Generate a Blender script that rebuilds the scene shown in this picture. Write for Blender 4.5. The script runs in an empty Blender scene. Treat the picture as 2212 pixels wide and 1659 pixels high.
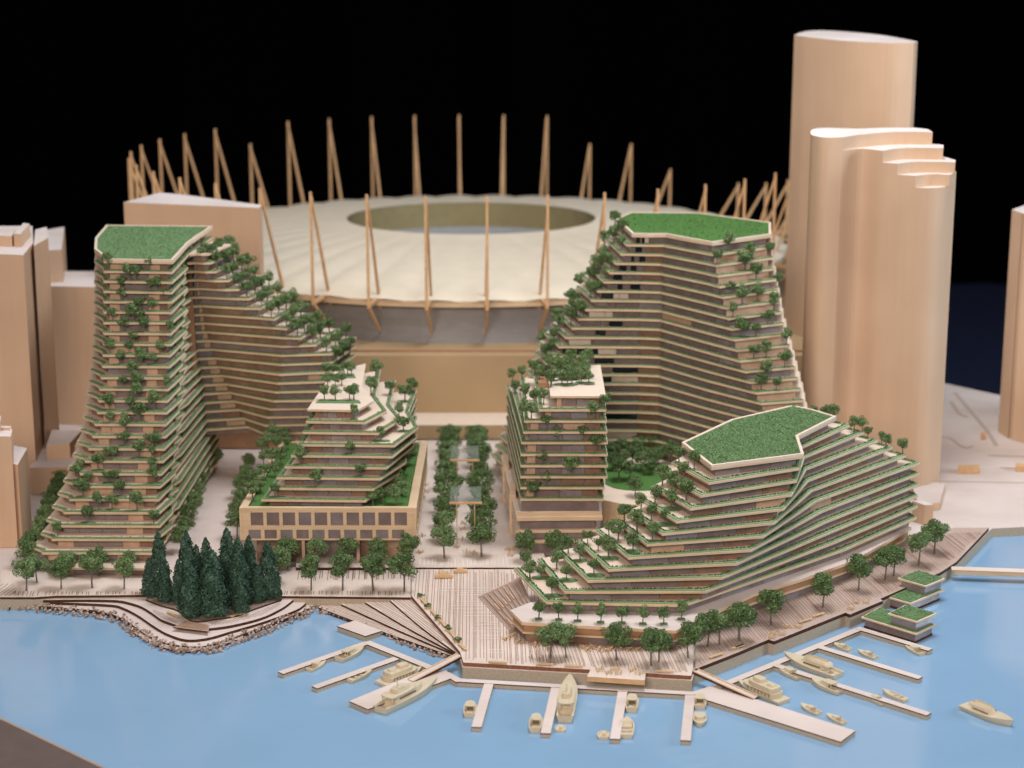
import bpy, math, random
from mathutils import Vector, Matrix, noise
R = math.radians
rnd = random.Random(7)
S = bpy.context.scene
COL = S.collection

# ------------------------------------------------------------------ camera
CAMZ, PITCH, FPX, YOFF = 13.0, 14.0, 4200.0, 38.0
cd = bpy.data.cameras.new("camera"); cam = bpy.data.objects.new("camera", cd); COL.objects.link(cam)
cam.location = (0, -YOFF, CAMZ); cam.rotation_euler = (R(90 - PITCH), 0, 0)
cd.sensor_width = 36; cd.lens = FPX / 2212 * 36; cd.clip_start = 0.5; cd.clip_end = 500
cd.dof.use_dof = True; cd.dof.focus_distance = 36.4; cd.dof.aperture_fstop = 0.32
S.camera = cam
# ------------------------------------------------------------------ world + lamps (an exhibition hall)
W = bpy.data.worlds.new("World"); S.world = W; W.use_nodes = True
W.node_tree.nodes["Background"].inputs[0].default_value = (0.75, 0.72, 0.8, 1)
W.node_tree.nodes["Background"].inputs[1].default_value = 0.10
S.view_settings.view_transform = 'Standard'; S.view_settings.look = 'None'
S.view_settings.exposure = 0.35; S.view_settings.gamma = 1
def area(name, loc, target, sx, sy, power, color):
    l = bpy.data.lights.new(name, 'AREA'); l.shape = 'RECTANGLE'; l.size = sx; l.size_y = sy
    l.energy = power; l.color = color
    o = bpy.data.objects.new(name, l); COL.objects.link(o); o.location = loc
    o.rotation_euler = (Vector(target) - Vector(loc)).to_track_quat('-Z', 'Y').to_euler()
area("ceiling_light", (5, -1, 27), (0, 2, 0), 11, 9, 4500, (0.95, 0.96, 1.0))
area("hall_light", (-6, 14, 30), (-2, 8, 0), 34, 24, 2500, (0.94, 0.95, 1.0))
area("front_lamp", (-8, -46, 23), (0, 4, 2), 26, 12, 13500, (1.0, 0.83, 0.72))
area("side_lamp", (42, -2, 14), (0, 6, 2), 12, 12, 6800, (0.74, 0.87, 1.0))

S.cycles.max_bounces = 7; S.cycles.diffuse_bounces = 3; S.cycles.glossy_bounces = 3
S.cycles.transmission_bounces = 3; S.cycles.transparent_max_bounces = 8
S.cycles.use_denoising = True; S.cycles.caustics_reflective = False; S.cycles.caustics_refractive = False
S.cycles.sample_clamp_indirect = 4

# ------------------------------------------------------------------ helpers
CP, SP = math.cos(R(PITCH)), math.sin(R(PITCH))
def P(x, y, z):
    """ground-plan point seen at picture point (x, y) on the level z"""
    dx, dy = (x - 1106) / FPX, -(y - 829.5) / FPX
    t = (z - CAMZ) / (-SP + dy * CP)
    return (dx * t, (CP + dy * SP) * t - YOFF)
def height_at(y, Y):
    """height of the point seen at picture row y at distance Y"""
    dy = -(y - 829.5) / FPX
    return CAMZ + (Y + YOFF) * (-SP + dy * CP) / (CP + dy * SP)
def crop(s, ox, oy): return lambda x, y: (ox + x * s, oy + y * s)
c1 = crop(.28, 0, 442.4); c2 = crop(.28, 0, 840.6); c3 = crop(.28, 495.5, 752); c4 = crop(.28, 575, 1150)
c5 = crop(.28, 1017.5, 752); c6 = crop(.28, 1017.5, 1150); c7 = crop(.28, 1592.6, 1106); c8 = crop(.28, 1451, 822.9)
c9 = crop(.28, 1132.5, 442.4); cL = crop(.32, 0, 1238.7); cW = crop(.2774, 371.6, 495.5); cB = crop(.2987, 849.4, 760.9)
cG = crop(.4803, 0, 442.4); cH = crop(.3466, 1636.8, 44.2); cR = crop(.24, 1858, 796.3)
def PP(c, pts, z): return [P(*c(*p), z) for p in pts]

def lin(keys, k):
    ks = sorted(keys)
    if k <= ks[0]: return keys[ks[0]]
    for a, b in zip(ks, ks[1:]):
        if k <= b:
            t = (k - a) / (b - a); return keys[a] * (1 - t) + keys[b] * t
    return keys[ks[-1]]
def area2(p): return sum(p[i][0] * p[(i + 1) % len(p)][1] - p[(i + 1) % len(p)][0] * p[i][1] for i in range(len(p)))
def ccw(p): return list(p) if area2(p) > 0 else list(reversed(p))
def inset(p, d):
    """mitred inward offset of a ccw polygon, same vertex count"""
    n = len(p); out = []
    for i in range(n):
        a, b, c = Vector(p[i - 1]), Vector(p[i]), Vector(p[(i + 1) % n])
        e1 = (b - a); e2 = (c - b)
        if e1.length < 1e-6 or e2.length < 1e-6: out.append(tuple(b)); continue
        e1.normalize(); e2.normalize()
        n1 = Vector((-e1.y, e1.x)); n2 = Vector((-e2.y, e2.x)); m = n1 + n2
        if m.length < .2: m = n1
        m.normalize(); k = max(.45, m.dot(n1))
        out.append(tuple(b + m * (d / k)))
    return out
def inside(pt, poly):
    x, y = pt; c = False; n = len(poly)
    for i in range(n):
        (x1, y1), (x2, y2) = poly[i], poly[i - 1]
        if (y1 > y) != (y2 > y) and x < (x2 - x1) * (y - y1) / (y2 - y1) + x1: c = not c
    return c
def edge_dist(pt, poly):
    p = Vector(pt); best = 1e9
    for i in range(len(poly)):
        a, b = Vector(poly[i - 1]), Vector(poly[i]); ab = b - a
        t = max(0, min(1, (p - a).dot(ab) / max(ab.length_squared, 1e-9)))
        best = min(best, (a + ab * t - p).length)
    return best

class MB:
    def __init__(s): s.v = []; s.f = []; s.m = []
    def face(s, pts, m=0):
        b = len(s.v); s.v += [tuple(p) for p in pts]; s.f.append(tuple(range(b, b + len(pts)))); s.m.append(m)
    def prism(s, poly, z0, z1, mt=0, ms=0, bottom=True, top=True):
        p = ccw(poly); n = len(p); b = len(s.v)
        s.v += [(x, y, z0) for x, y in p] + [(x, y, z1) for x, y in p]
        if top: s.f.append(tuple(range(b + n, b + 2 * n))); s.m.append(mt)
        if bottom: s.f.append(tuple(reversed(range(b, b + n)))); s.m.append(ms)
        for i in range(n):
            j = (i + 1) % n; s.f.append((b + i, b + j, b + n + j, b + n + i)); s.m.append(ms)
        return s
    def frustum(s, p0, z0, p1, z1, mt=0, ms=0):
        n = len(p0); b = len(s.v)
        h0 = z0 if isinstance(z0, (list, tuple)) else [z0] * n; h1 = z1 if isinstance(z1, (list, tuple)) else [z1] * n
        s.v += [(p[0], p[1], h) for p, h in zip(p0, h0)] + [(p[0], p[1], h) for p, h in zip(p1, h1)]
        s.f.append(tuple(range(b + n, b + 2 * n))); s.m.append(mt)
        s.f.append(tuple(reversed(range(b, b + n)))); s.m.append(ms)
        for i in range(n):
            j = (i + 1) % n; s.f.append((b + i, b + j, b + n + j, b + n + i)); s.m.append(ms)
        return s
    def box(s, cx, cy, z0, lx, ly, h, a=0, m=0):
        c, q = math.cos(a), math.sin(a)
        s.prism([(cx + c * x - q * y, cy + q * x + c * y) for x, y in ((-lx / 2, -ly / 2), (lx / 2, -ly / 2), (lx / 2, ly / 2), (-lx / 2, ly / 2))], z0, z0 + h, m, m)
        return s
    def bar(s, a, b, w, m=0, w2=None, n=4):
        a, b = Vector(a), Vector(b); d = b - a
        if d.length < 1e-6: return s
        q = d.to_track_quat('Z', 'Y'); w2 = w if w2 is None else w2; k = len(s.v)
        off = math.pi / 4 if n == 4 else 0
        for p, r in ((a, w), (b, w2)):
            for i in range(n):
                t = off + 2 * math.pi * i / n; s.v.append(tuple(p + q @ Vector((math.cos(t) * r, math.sin(t) * r, 0))))
        for i in range(n):
            j = (i + 1) % n; s.f.append((k + i, k + j, k + n + j, k + n + i)); s.m.append(m)
        s.f.append(tuple(reversed(range(k, k + n)))); s.m.append(m); s.f.append(tuple(range(k + n, k + 2 * n))); s.m.append(m)
        return s
    def mesh(s, name, mats, smooth=False):
        me = bpy.data.meshes.new(name); me.from_pydata(s.v, [], s.f)
        for m in (mats if isinstance(mats, (list, tuple)) else [mats]): me.materials.append(m)
        if len(me.materials) > 1: me.polygons.foreach_set('material_index', s.m)
        if smooth: me.polygons.foreach_set('use_smooth', [True] * len(s.f))
        me.update(); return me
    def build(s, name, mats, parent=None, smooth=False, loc=None):
        o = bpy.data.objects.new(name, s.mesh(name, mats, smooth)); COL.objects.link(o)
        if parent is not None: o.parent = parent
        if loc is not None: o.location = loc
        return o
def thing(name, label, cat, loc=(0, 0, 0), rz=0, group=None):
    o = bpy.data.objects.new(name, None); COL.objects.link(o); o.location = loc; o.rotation_euler = (0, 0, rz)
    o.empty_display_size = .2
    o['label'] = label; o['category'] = cat
    if group: o['group'] = group
    return o
def tag(o, label, cat, group=None):
    o['label'] = label; o['category'] = cat
    if group: o['group'] = group
    return o
def struct(o): o['kind'] = 'structure'; return o
def stuff(o): o['kind'] = 'stuff'; return o
def copy_tree(o, parent=None):
    c = o.copy(); COL.objects.link(c)
    if parent is not None: c.parent = parent
    for ch in o.children: copy_tree(ch, c)
    return c
WORDS = ['', 'first', 'second', 'third', 'fourth', 'fifth', 'sixth', 'seventh', 'eighth', 'ninth', 'tenth', 'eleventh', 'twelfth', 'thirteenth', 'fourteenth', 'fifteenth', 'sixteenth', 'seventeenth', 'eighteenth', 'nineteenth', 'twentieth',
         'twenty-first', 'twenty-second', 'twenty-third', 'twenty-fourth', 'twenty-fifth', 'twenty-sixth', 'twenty-seventh', 'twenty-eighth', 'twenty-ninth', 'thirtieth']

# ------------------------------------------------------------------ materials
def mat(name, color, rough=.6, spec=.3, var=None, vscale=8, stretch=(1, 1, 1), bump=0, bscale=60, alpha=1, metallic=0, wave=None, dirt=None):
    m = bpy.data.materials.new(name); m.use_nodes = True; nt = m.node_tree; b = nt.nodes['Principled BSDF']
    b.inputs['Roughness'].default_value = rough; b.inputs['Specular IOR Level'].default_value = spec
    b.inputs['Base Color'].default_value = (*color, 1); b.inputs['Alpha'].default_value = alpha
    b.inputs['Metallic'].default_value = metallic
    tc = nt.nodes.new('ShaderNodeTexCoord')
    mp = nt.nodes.new('ShaderNodeMapping'); mp.inputs['Scale'].default_value = stretch
    nt.links.new(tc.outputs['Object'], mp.inputs['Vector'])
    src = None
    if var:
        nz = nt.nodes.new('ShaderNodeTexNoise'); nz.inputs['Scale'].default_value = vscale; nz.inputs['Detail'].default_value = 5
        nz.inputs['Roughness'].default_value = .6
        nt.links.new(mp.outputs['Vector'], nz.inputs['Vector'])
        rp = nt.nodes.new('ShaderNodeValToRGB'); rp.color_ramp.elements[0].position = .3; rp.color_ramp.elements[1].position = .72
        rp.color_ramp.elements[0].color = (*[c * (1 - var) for c in color], 1)
        rp.color_ramp.elements[1].color = (*[min(1, c * (1 + var * .7)) for c in color], 1)
        nt.links.new(nz.outputs['Fac'], rp.inputs['Fac']); src = rp.outputs['Color']
        if dirt:   # broad uneven tone of the board
            n2 = nt.nodes.new('ShaderNodeTexNoise'); n2.inputs['Scale'].default_value = dirt; n2.inputs['Detail'].default_value = 3
            nt.links.new(tc.outputs['Object'], n2.inputs['Vector'])
            mx = nt.nodes.new('ShaderNodeMixRGB'); mx.blend_type = 'MULTIPLY'; mx.inputs['Fac'].default_value = 1
            r2 = nt.nodes.new('ShaderNodeValToRGB'); r2.color_ramp.elements[0].position = .35; r2.color_ramp.elements[1].position = .65
            r2.color_ramp.elements[0].color = (.86, .84, .82, 1); r2.color_ramp.elements[1].color = (1, 1, 1, 1)
            nt.links.new(n2.outputs['Fac'], r2.inputs['Fac']); nt.links.new(src, mx.inputs[1]); nt.links.new(r2.outputs['Color'], mx.inputs[2])
            src = mx.outputs[0]
        nt.links.new(src, b.inputs['Base Color'])
    h = None
    if bump:
        n3 = nt.nodes.new('ShaderNodeTexNoise'); n3.inputs['Scale'].default_value = bscale; n3.inputs['Detail'].default_value = 3
        nt.links.new(mp.outputs['Vector'], n3.inputs['Vector']); h = n3.outputs['Fac']
    if wave:
        wv = nt.nodes.new('ShaderNodeTexWave'); wv.bands_direction = 'Z'; wv.inputs['Scale'].default_value = wave
        nt.links.new(tc.outputs['Object'], wv.inputs['Vector']); h = wv.outputs['Fac']; bump = bump or .4
    if h is not None:
        bp = nt.nodes.new('ShaderNodeBump'); bp.inputs['Strength'].default_value = bump; bp.inputs['Distance'].default_value = .02
        nt.links.new(h, bp.inputs['Height']); nt.links.new(bp.outputs['Normal'], b.inputs['Normal'])
    return m
M = {}
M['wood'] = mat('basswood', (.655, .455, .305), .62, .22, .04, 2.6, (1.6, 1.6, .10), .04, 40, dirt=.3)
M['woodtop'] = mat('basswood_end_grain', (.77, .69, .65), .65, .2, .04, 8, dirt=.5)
M['woodsh'] = mat('basswood_sheet', (.70, .57, .45), .62, .22, .08, 5, (1, 4, 1), .04, 50)
M['slab'] = mat('slab_wood', (.64, .475, .305), .6, .22, .12, 4, (.6, .6, 3), .04, 50)
M['mdf'] = mat('fibreboard', (.43, .305, .17), .7, .18, .05, 30, bump=.03, bscale=80, dirt=.4)
M['ply'] = mat('plywood_deck', (.72, .61, .53), .6, .22, .07, 6, (6, .5, 1), .03, 60, dirt=.6)
M['plyshade'] = mat('plywood_deck_shade_tone', (.51, .395, .335), .6, .22, .08, 6, (6, .5, 1), .03, 60, dirt=.6)  # shade beside the front building put into a darker deck colour; stair shares it
M['flockd'] = mat('deep_green_flock', (.09, .20, .055), .95, .05, .25, 40, bump=.5, bscale=110)
M['turfd'] = mat('deep_turf_blades', (.10, .21, .065), .9, .08, .3, 25)
M['ply2'] = mat('birch_board', (.68, .59, .54), .6, .22, .06, 5, (.5, 5, 1), .03, 60, dirt=.5)
M['burn'] = mat('laser_burnt_edge', (.075, .032, .018), .7, .15, .4, 14)
M['etch'] = mat('etched_line', (.27, .15, .095), .8, .1, .3, 9)
M['etchpale'] = mat('etched_line_pale', (.80, .70, .64), .8, .1, .1, 9)
M['groove'] = mat('routed_groove', (.50, .40, .33), .8, .1, .1, 9)
M['corkwall'] = mat('chipboard_wall', (.44, .365, .27), .8, .15, .22, 45, bump=.2, bscale=70)
M['glass'] = mat('smoky_acrylic', (.235, .185, .175), .08, .6, .2, 5, alpha=.88)
M['glassb'] = mat('brown_acrylic', (.27, .165, .115), .10, .5, .25, 5, alpha=.85)
M['glassl'] = mat('pale_acrylic', (.31, .27, .28), .06, .7, .2, 5, alpha=.75)
M['panel'] = mat('wood_infill', (.50, .34, .235), .5, .3, .15, 6)
M['core'] = mat('core_wood', (.36, .20, .11), .6, .2, .15, 5)
M['dark'] = mat('dark_void_acrylic', (.012, .014, .022), .1, .5)
M['palew'] = mat('pale_infill', (.62, .52, .45), .4, .3, .08, 6)
M['clear'] = mat('clear_acrylic', (.42, .46, .44), .06, .6, alpha=.16)
M['flock'] = mat('green_flock', (.145, .245, .115), .95, .05, .25, 40, bump=.5, bscale=110)
M['flockl'] = mat('pale_green_flock', (.175, .25, .125), .95, .05, .25, 60, bump=.5, bscale=120)
M['mint'] = mat('mint_flock', (.25, .37, .20), .95, .05, .25, 60, bump=.5, bscale=120)
M['bowlseat'] = mat('stadium_seating', (.30, .305, .31), .6, .2, .1, 4)
M['turf'] = mat('turf_blades', (.165, .275, .128), .9, .08, .3, 25)
M['leaf'] = mat('foam_foliage', (.098, .163, .062), .85, .1, .4, 7)
M['leafl'] = mat('foam_foliage_light', (.185, .272, .118), .85, .1, .4, 7)
M['needlel'] = mat('conifer_foam_pale', (.090, .155, .110), .85, .1, .4, 9)
M['burn2'] = mat('scorched_edge', (.23, .095, .05), .65, .2, .3, 14)
M['needle'] = mat('conifer_foam', (.038, .080, .052), .85, .1, .45, 9)
M['trunk'] = mat('twig', (.17, .15, .13), .8, .1, .3, 20)
M['brass'] = mat('etched_brass', (.60, .42, .235), .5, .4, .15, 12)
M['resin'] = mat('cast_resin', (.57, .49, .345), .5, .3, .06, 9)
M['resinshade'] = mat('resin_recess_shade', (.16, .12, .075), .6, .2)  # shade of the boats' recesses put into a darker resin colour
M['stone'] = mat('gravel_stone', (.40, .31, .26), .85, .15, .35, 9, bump=.4, bscale=30)
M['stoneb'] = mat('gravel_stone_pale', (.52, .40, .33), .85, .15, .3, 9, bump=.4, bscale=30)
M['stonec'] = mat('gravel_stone_brown', (.28, .19, .14), .85, .15, .3, 9, bump=.4, bscale=30)
M['roof'] = mat('stadium_roof', (.70, .62, .48), .7, .15, .05, 2)
M['bowl'] = mat('stadium_bowl', (.27, .23, .12), .8, .1, .1, 3)
M['grey'] = mat('grey_acrylic_stack', (.25, .245, .245), .3, .5, .12, 2, (1, 1, 6), wave=9)
M['mast'] = mat('mast_wood', (.60, .37, .19), .6, .25, .15, 5)
M['rail'] = mat('table_frame_paint', (.115, .085, .075), .5, .3, .12, 3)
M['railedge'] = mat('table_frame_edge', (.36, .29, .24), .6, .2, .1, 5)
M['curtain'] = mat('black_drape', (.0016, .0016, .0020), .95, .02)
M['floor'] = mat('navy_carpet', (.040, .050, .105), .95, .05, .2, 2)
M['mulch'] = mat('planting_soil', (.26, .20, .16), .9, .1, .3, 22, bump=.4, bscale=60)
# water: glossy blue sheet with faint scuffs
def water_mat():
    m = mat('blue_acrylic_water', (.232, .388, .560), .09, .5, .045, .35)
    nt = m.node_tree; b = nt.nodes['Principled BSDF']
    tc = nt.nodes.new('ShaderNodeTexCoord'); mp = nt.nodes.new('ShaderNodeMapping'); mp.inputs['Scale'].default_value = (.5, 3, 1); mp.inputs['Rotation'].default_value = (0, 0, .25)
    nz = nt.nodes.new('ShaderNodeTexNoise'); nz.inputs['Scale'].default_value = 1.4; nz.inputs['Detail'].default_value = 6
    rp = nt.nodes.new('ShaderNodeMapRange'); rp.inputs['From Min'].default_value = .35; rp.inputs['From Max'].default_value = .7
    rp.inputs['To Min'].default_value = .05; rp.inputs['To Max'].default_value = .16
    nt.links.new(tc.outputs['Object'], mp.inputs['Vector']); nt.links.new(mp.outputs['Vector'], nz.inputs['Vector'])
    nt.links.new(nz.outputs['Fac'], rp.inputs['Value']); nt.links.new(rp.outputs['Result'], b.inputs['Roughness'])
    return m
M['water'] = water_mat()
# ------------------------------------------------------------------ setting: hall, board, water
curt = MB()
n = 90
for i in range(n):
    x0, x1 = -140 + 280 * i / n, -140 + 280 * (i + 1) / n
    y0, y1 = 74 + 1.1 * math.sin(i * 1.9), 74 + 1.1 * math.sin((i + 1) * 1.9)
    curt.face([(x0, y0, -9), (x1, y1, -9), (x1, y1, 70), (x0, y0, 70)])
struct(curt.build('black_curtain', M['curtain']))
fl = MB(); fl.face([(-140, -60, -9), (140, -60, -9), (140, 90, -9), (-140, 90, -9)]); struct(fl.build('hall_floor', M['floor']))

WZ = -.235
def smooth(pts, n=6, closed=False):
    out = []; m = len(pts)
    for i in range(m - 1):
        p0, p1, p2, p3 = (Vector(pts[max(0, i - 1)]), Vector(pts[i]), Vector(pts[i + 1]), Vector(pts[min(m - 1, i + 2)]))
        for k in range(n):
            t = k / n
            out.append(tuple(.5 * ((2 * p1) + (p2 - p0) * t + (2 * p0 - 5 * p1 + 4 * p2 - p3) * t * t + (3 * p1 - p0 - 3 * p2 + p3) * t ** 3)))
    out.append(tuple(pts[-1])); return out

quay_left = [P(-260, 1296, 0)] + PP(cL, [(0, 165), (240, 165), (380, 155), (960, 150)], 0) + [P(612, 1289, 0), P(887, 1292, 0)]
quay_front = [P(992, 1412, 0), P(999, 1437, 0), P(1268, 1452, 0), P(1495, 1466, 0), P(1500, 1450, 0)]
quay_right = [P(1593, 1413, 0), P(1660, 1385, 0), P(1672, 1389, 0), P(1826, 1327, 0), P(1836, 1331, 0), P(1907, 1301, 0), P(1901, 1297, 0), P(2031, 1240, 0), P(2066, 1217, 0), P(2143, 1138, 0), P(2212, 1135, 0), P(2560, 1131, 0)]
back = [(16.6, 11.4), P(2156, 850, 0), P(2040, 825, 0), (9.6, 19), (10, 31), (-22, 31), (-22, 1)]
outline = quay_left + quay_front + quay_right + back
g = MB(); g.prism(outline, -1.1, -.036, 0, 1)
struct(g.build('ground', [M['ply2'], M['corkwall']]))
wt = MB(); wt.face([(-13.2, -5.2, WZ), (-7, -11, WZ), (-4, -13, WZ), (22, -13, WZ), (22, 11, WZ), (-22, 11, WZ), (-22, 3, WZ)])
struct(wt.build('water', M['water']))
# table frame in the near left corner
a0, a1 = Vector(P(0, 1549, -.20)), Vector(P(231, 1660, -.20))
d = (a1 - a0).normalized(); nn = Vector((d.y, -d.x)); nn = nn if nn.y < 0 else -nn
q0, q1 = a0 - d * 9, a1 + d * 5
fr = MB(); fr.prism([q0 + nn * .05, q1 + nn * .05, q1 + nn * 5, q0 + nn * 5], -1.6, -.205)
fr.build('dummy', M['rail']); o = bpy.data.objects['dummy']; o.name = 'table_frame'; struct(o)
fe = MB(); fe.prism([q0, q1, q1 + nn * .048, q0 + nn * .048], -1.6, -.195); fe.build('frame_edge', M['railedge'], o)
# board skirt so that the model stands on a table
sk = MB(); sk.prism([(-30, -4), (-6, -18), (24, -18), (24, 10), P(2156, 850, 0), P(2040, 825, 0), (9.4, 19), (9.8, 30.8), (-30, 30.8)], -9, -1.15, 0, 0)
struct(sk.build('table', M['curtain']))

# ------------------------------------------------------------------ deck sheets
def lines_in(poly, ang, spacing, z, w, mb, jitter=.0, skip=0, seed=1, ext=0, double=0):
    rr = random.Random(seed); c, s = math.cos(ang), math.sin(ang)
    q = [(x * c + y * s, -x * s + y * c) for x, y in poly]   # lines run along the first axis
    v = min(p[1] for p in q) + spacing * .5; vmax = max(p[1] for p in q)
    while v < vmax:
        vv = v + rr.uniform(-jitter, jitter) * spacing
        xs = []
        for i in range(len(q)):
            (x1, y1), (x2, y2) = q[i - 1], q[i]
            if (y1 > vv) != (y2 > vv): xs.append(x1 + (vv - y1) * (x2 - x1) / (y2 - y1))
        xs.sort()
        for a, b in zip(xs[::2], xs[1::2]):
            a += .01; b -= .01
            if rr.random() < skip or b - a < .03: continue
            if ext: a += rr.random() * ext * (b - a); b -= rr.random() * ext * (b - a)
            for k in range(2 if rr.random() < double else 1):
                o = vv + k * spacing * .38
                pts = [(a, o - w / 2), (b, o - w / 2), (b, o + w / 2), (a, o + w / 2)]
                mb.face([(x * c - y * s, x * s + y * c, z) for x, y in pts])
        v += spacing
# lower deck: promenade + plaza, one burnt-edged sheet each, butting
lo = [P(650, 1227, 0), P(887, 1227, 0)]
plaza = [P(889, 1227, 0), P(1180, 1227, 0), P(1330, 1240, 0), P(1500, 1330, 0), P(1497, 1448, 0), P(1493, 1464, 0), P(1268, 1450, 0), P(1001, 1435, 0), P(994, 1412, 0), P(889, 1291, 0)]
prom = quay_left[1:] + [P(887, 1227, 0), P(0, 1227, 0)]
prom = [(x, y + .006) for x, y in prom]
def sheet(name, poly, z0, z1, parent=None, mt='ply', ms='burn', kind=True):
    o = MB().prism(poly, z0, z1, 0, 1).build(name, [M[mt], M[ms]], parent)
    if kind and parent is None: struct(o)
    return o
pd = sheet('plaza_deck', plaza, -.034, .035, ms='burn2')
fd = sheet('promenade_deck', prom, -.034, .012)
rdeck = [P(1502, 1449, 0), P(1594, 1413, 0), P(1660, 1385, 0), P(1672, 1389, 0), P(1826, 1327, 0), P(1836, 1331, 0), P(1907, 1301, 0), P(1901, 1297, 0), P(2031, 1240, 0), P(2066, 1217, 0), P(2136, 1143, 0), P(2062, 1143, 0), P(1960, 1160, 0), P(1700, 1270, 0), P(1503, 1330, 0)]
rd = sheet('quayside_deck', rdeck, -.034, .033, mt='plyshade')
up = MB().prism([P(640, 1226, .07), P(1186, 1226, .07), P(1150, 1130, .07), P(1110, 960, .07), P(890, 960, .07), P(880, 1130, .07), P(640, 1190, .07)], -.034, .07, 0, 1)
up = struct(up.build('boulevard_paving', [M['ply'], M['burn']]))
# etched lines
e = MB(); lines_in([P(892, 1229, .035), P(1178, 1229, .035), P(1230, 1300, .035), P(1190, 1440, .035), P(1003, 1428, .035), P(998, 1412, .035), P(893, 1288, .035)], R(91), .062, .039, .0095, e, .18, 0, 3, .06, .35)
stuff(e.build('etched_plank_line', M['etch'], pd))
e = MB(); lines_in([P(930, 1262, .035), P(1080, 1262, .035), P(1110, 1420, .035), P(1040, 1420, .035)], R(-1), .36, .0432, .018, e, .3, .1, 5, .35, .9)
stuff(e.build('etched_cross_line', M['etchpale'], pd))
e = MB(); lines_in([P(1150, 1370, .035), P(1490, 1390, .035), P(1488, 1455, .035), P(1268, 1444, .035), P(1140, 1434, .035)], R(95.5), .062, .0398, .0095, e, .25, .03, 9, .1, .3)
stuff(e.build('etched_plank_line', M['etch'], pd))
e = MB(); lines_in([P(1508, 1440, .035), P(1590, 1405, .035), P(1660, 1378, .035), P(1826, 1318, .035), P(1905, 1290, .035), P(2030, 1232, .035), P(2062, 1210, .035), P(2125, 1150, .035), P(2064, 1150, .035), P(1966, 1166, .035), P(1704, 1276, .035), P(1510, 1340, .035)], R(101), .064, .037, .0095, e, .2, .02, 11, .08, .2)
stuff(e.build('etched_plank_line', M['etch'], rd))
e = MB()
lines_in(PP(cL, [(100, 118), (960, 118), (958, 146), (380, 150), (240, 160), (100, 160)], .012), R(98), .075, .016, .014, e, .35, .12, 13, .25, .2)
lines_in([P(0, 1262, 0), P(32, 1262, 0), P(36, 1288, 0), P(0, 1289, 0)], R(78), .085, .016, .014, e, .2, 0, 14)
lines_in([P(614, 1277, 0), P(886, 1277, 0), P(886, 1289, 0), P(614, 1287, 0)], R(92), .075, .016, .014, e, .35, .15, 15, .2, .2)
lines_in([P(640, 1229, 0), P(886, 1229, 0), P(886, 1256, 0), P(630, 1256, 0)], R(93), .08, .016, .015, e, .35, .08, 16, .2, .3)
stuff(e.build('etched_plank_line', M['etch'], fd))
e = MB(); lines_in([P(640, 1262, 0), P(886, 1262, 0), P(886, 1271, 0), P(630, 1271, 0)], R(0), .10, .017, .012, e, .1)
stuff(e.build('etched_cross_line', M['etchpale'], fd))
e = MB(); lines_in([P(905, 1205, .07), P(1105, 1205, .07), P(1110, 1224, .07), P(903, 1224, .07)], R(92), .08, .0745, .015, e, .2, .05, 17, .2, .3)
lines_in([P(905, 960, .07), P(1100, 960, .07), P(1104, 1200, .07), P(903, 1200, .07)], R(0), .27, .0745, .02, e, .2, .1, 18, .3)
stuff(e.build('etched_plank_line', M['etchpale'], up))
# overlook platform on the front quay
pl = MB().prism(PP(c6, [(896, 1104), (1341, 1134), (1347, 1072), (922, 1048)], .06), -.05, .042, 0, 1).build('overlook_platform', [M['ply'], M['mast']]); struct(pl)

# ------------------------------------------------------------------ terraced shore on the left
shore = thing('terraced_shore', '', '', (0, 0, 0)); del shore['label']; del shore['category']; shore['kind'] = 'structure'
T3 = smooth(PP(cL, [(60, 232), (110, 210), (540, 240), (700, 260), (820, 300), (920, 365), (1000, 420), (1110, 465), (1250, 490), (1370, 490), (1480, 465), (1650, 405), (1800, 350), (2020, 265), (2140, 203)], -.165))
T2 = smooth(PP(cL, [(150, 195), (420, 196), (740, 210), (830, 230), (930, 280), (1040, 355), (1140, 410), (1260, 445), (1400, 435), (1560, 390), (1780, 325), (2000, 245), (2072, 190)], -.11))
T1 = smooth(PP(cL, [(290, 180), (560, 176), (780, 180), (870, 195), (960, 225), (1040, 275), (1090, 310), (1185, 345)], -.055)) + PP(cL, [(1415, 370)], -.055) + smooth(PP(cL, [(1415, 370), (1560, 350), (1760, 300), (1900, 235), (1982, 175)], -.055))[1:]
def closing(c): return [(c[-1][0], c[-1][1] + .7), (c[0][0], c[0][1] + .7)]
for nm, c, z0, z1 in (('tread', T3, -.6, -.165), ('tread', T2, -.163, -.11), ('tread', T1, -.108, -.055)):
    MB().prism(c + closing(c), z0, z1, 0, 1).build(nm, [M['ply2'], M['burn']], shore)
ledge = smooth(PP(cL, [(880, 385), (1000, 455), (1110, 500), (1230, 525), (1330, 520), (1480, 490), (1640, 430)], -.20))
MB().prism(ledge + [(ledge[-1][0], ledge[-1][1] + .5), (ledge[0][0], ledge[0][1] + .5)], -.6, -.20, 0, 1).build('tread', [M['ply2'], M['burn']], shore)
bedp = smooth(PP(cL, [(985, 178), (1080, 215), (1200, 250), (1300, 322), (1460, 308), (1600, 285), (1720, 240), (1900, 178)], -.03))
MB().prism(bedp + [(bedp[-1][0], bedp[-1][1] + .45), (bedp[0][0], bedp[0][1] + .45)], -.054, -.02, 0, 1).build('planting_bed', [M['mulch'], M['burn']], shore)
deck = MB().prism(PP(cL, [(1168, 362), (1408, 392), (1412, 345), (1250, 320)], -.03), -.053, -.03, 0, 1).build('shore_deck', [M['panel'], M['burn']], shore)
e = MB(); lines_in(PP(cL, [(1175, 361), (1404, 388), (1408, 347), (1252, 323)], -.03), R(60), .045, -.026, .012, e, .05); stuff(e.build('etched_line', M['burn'], deck))
e = MB()
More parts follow.
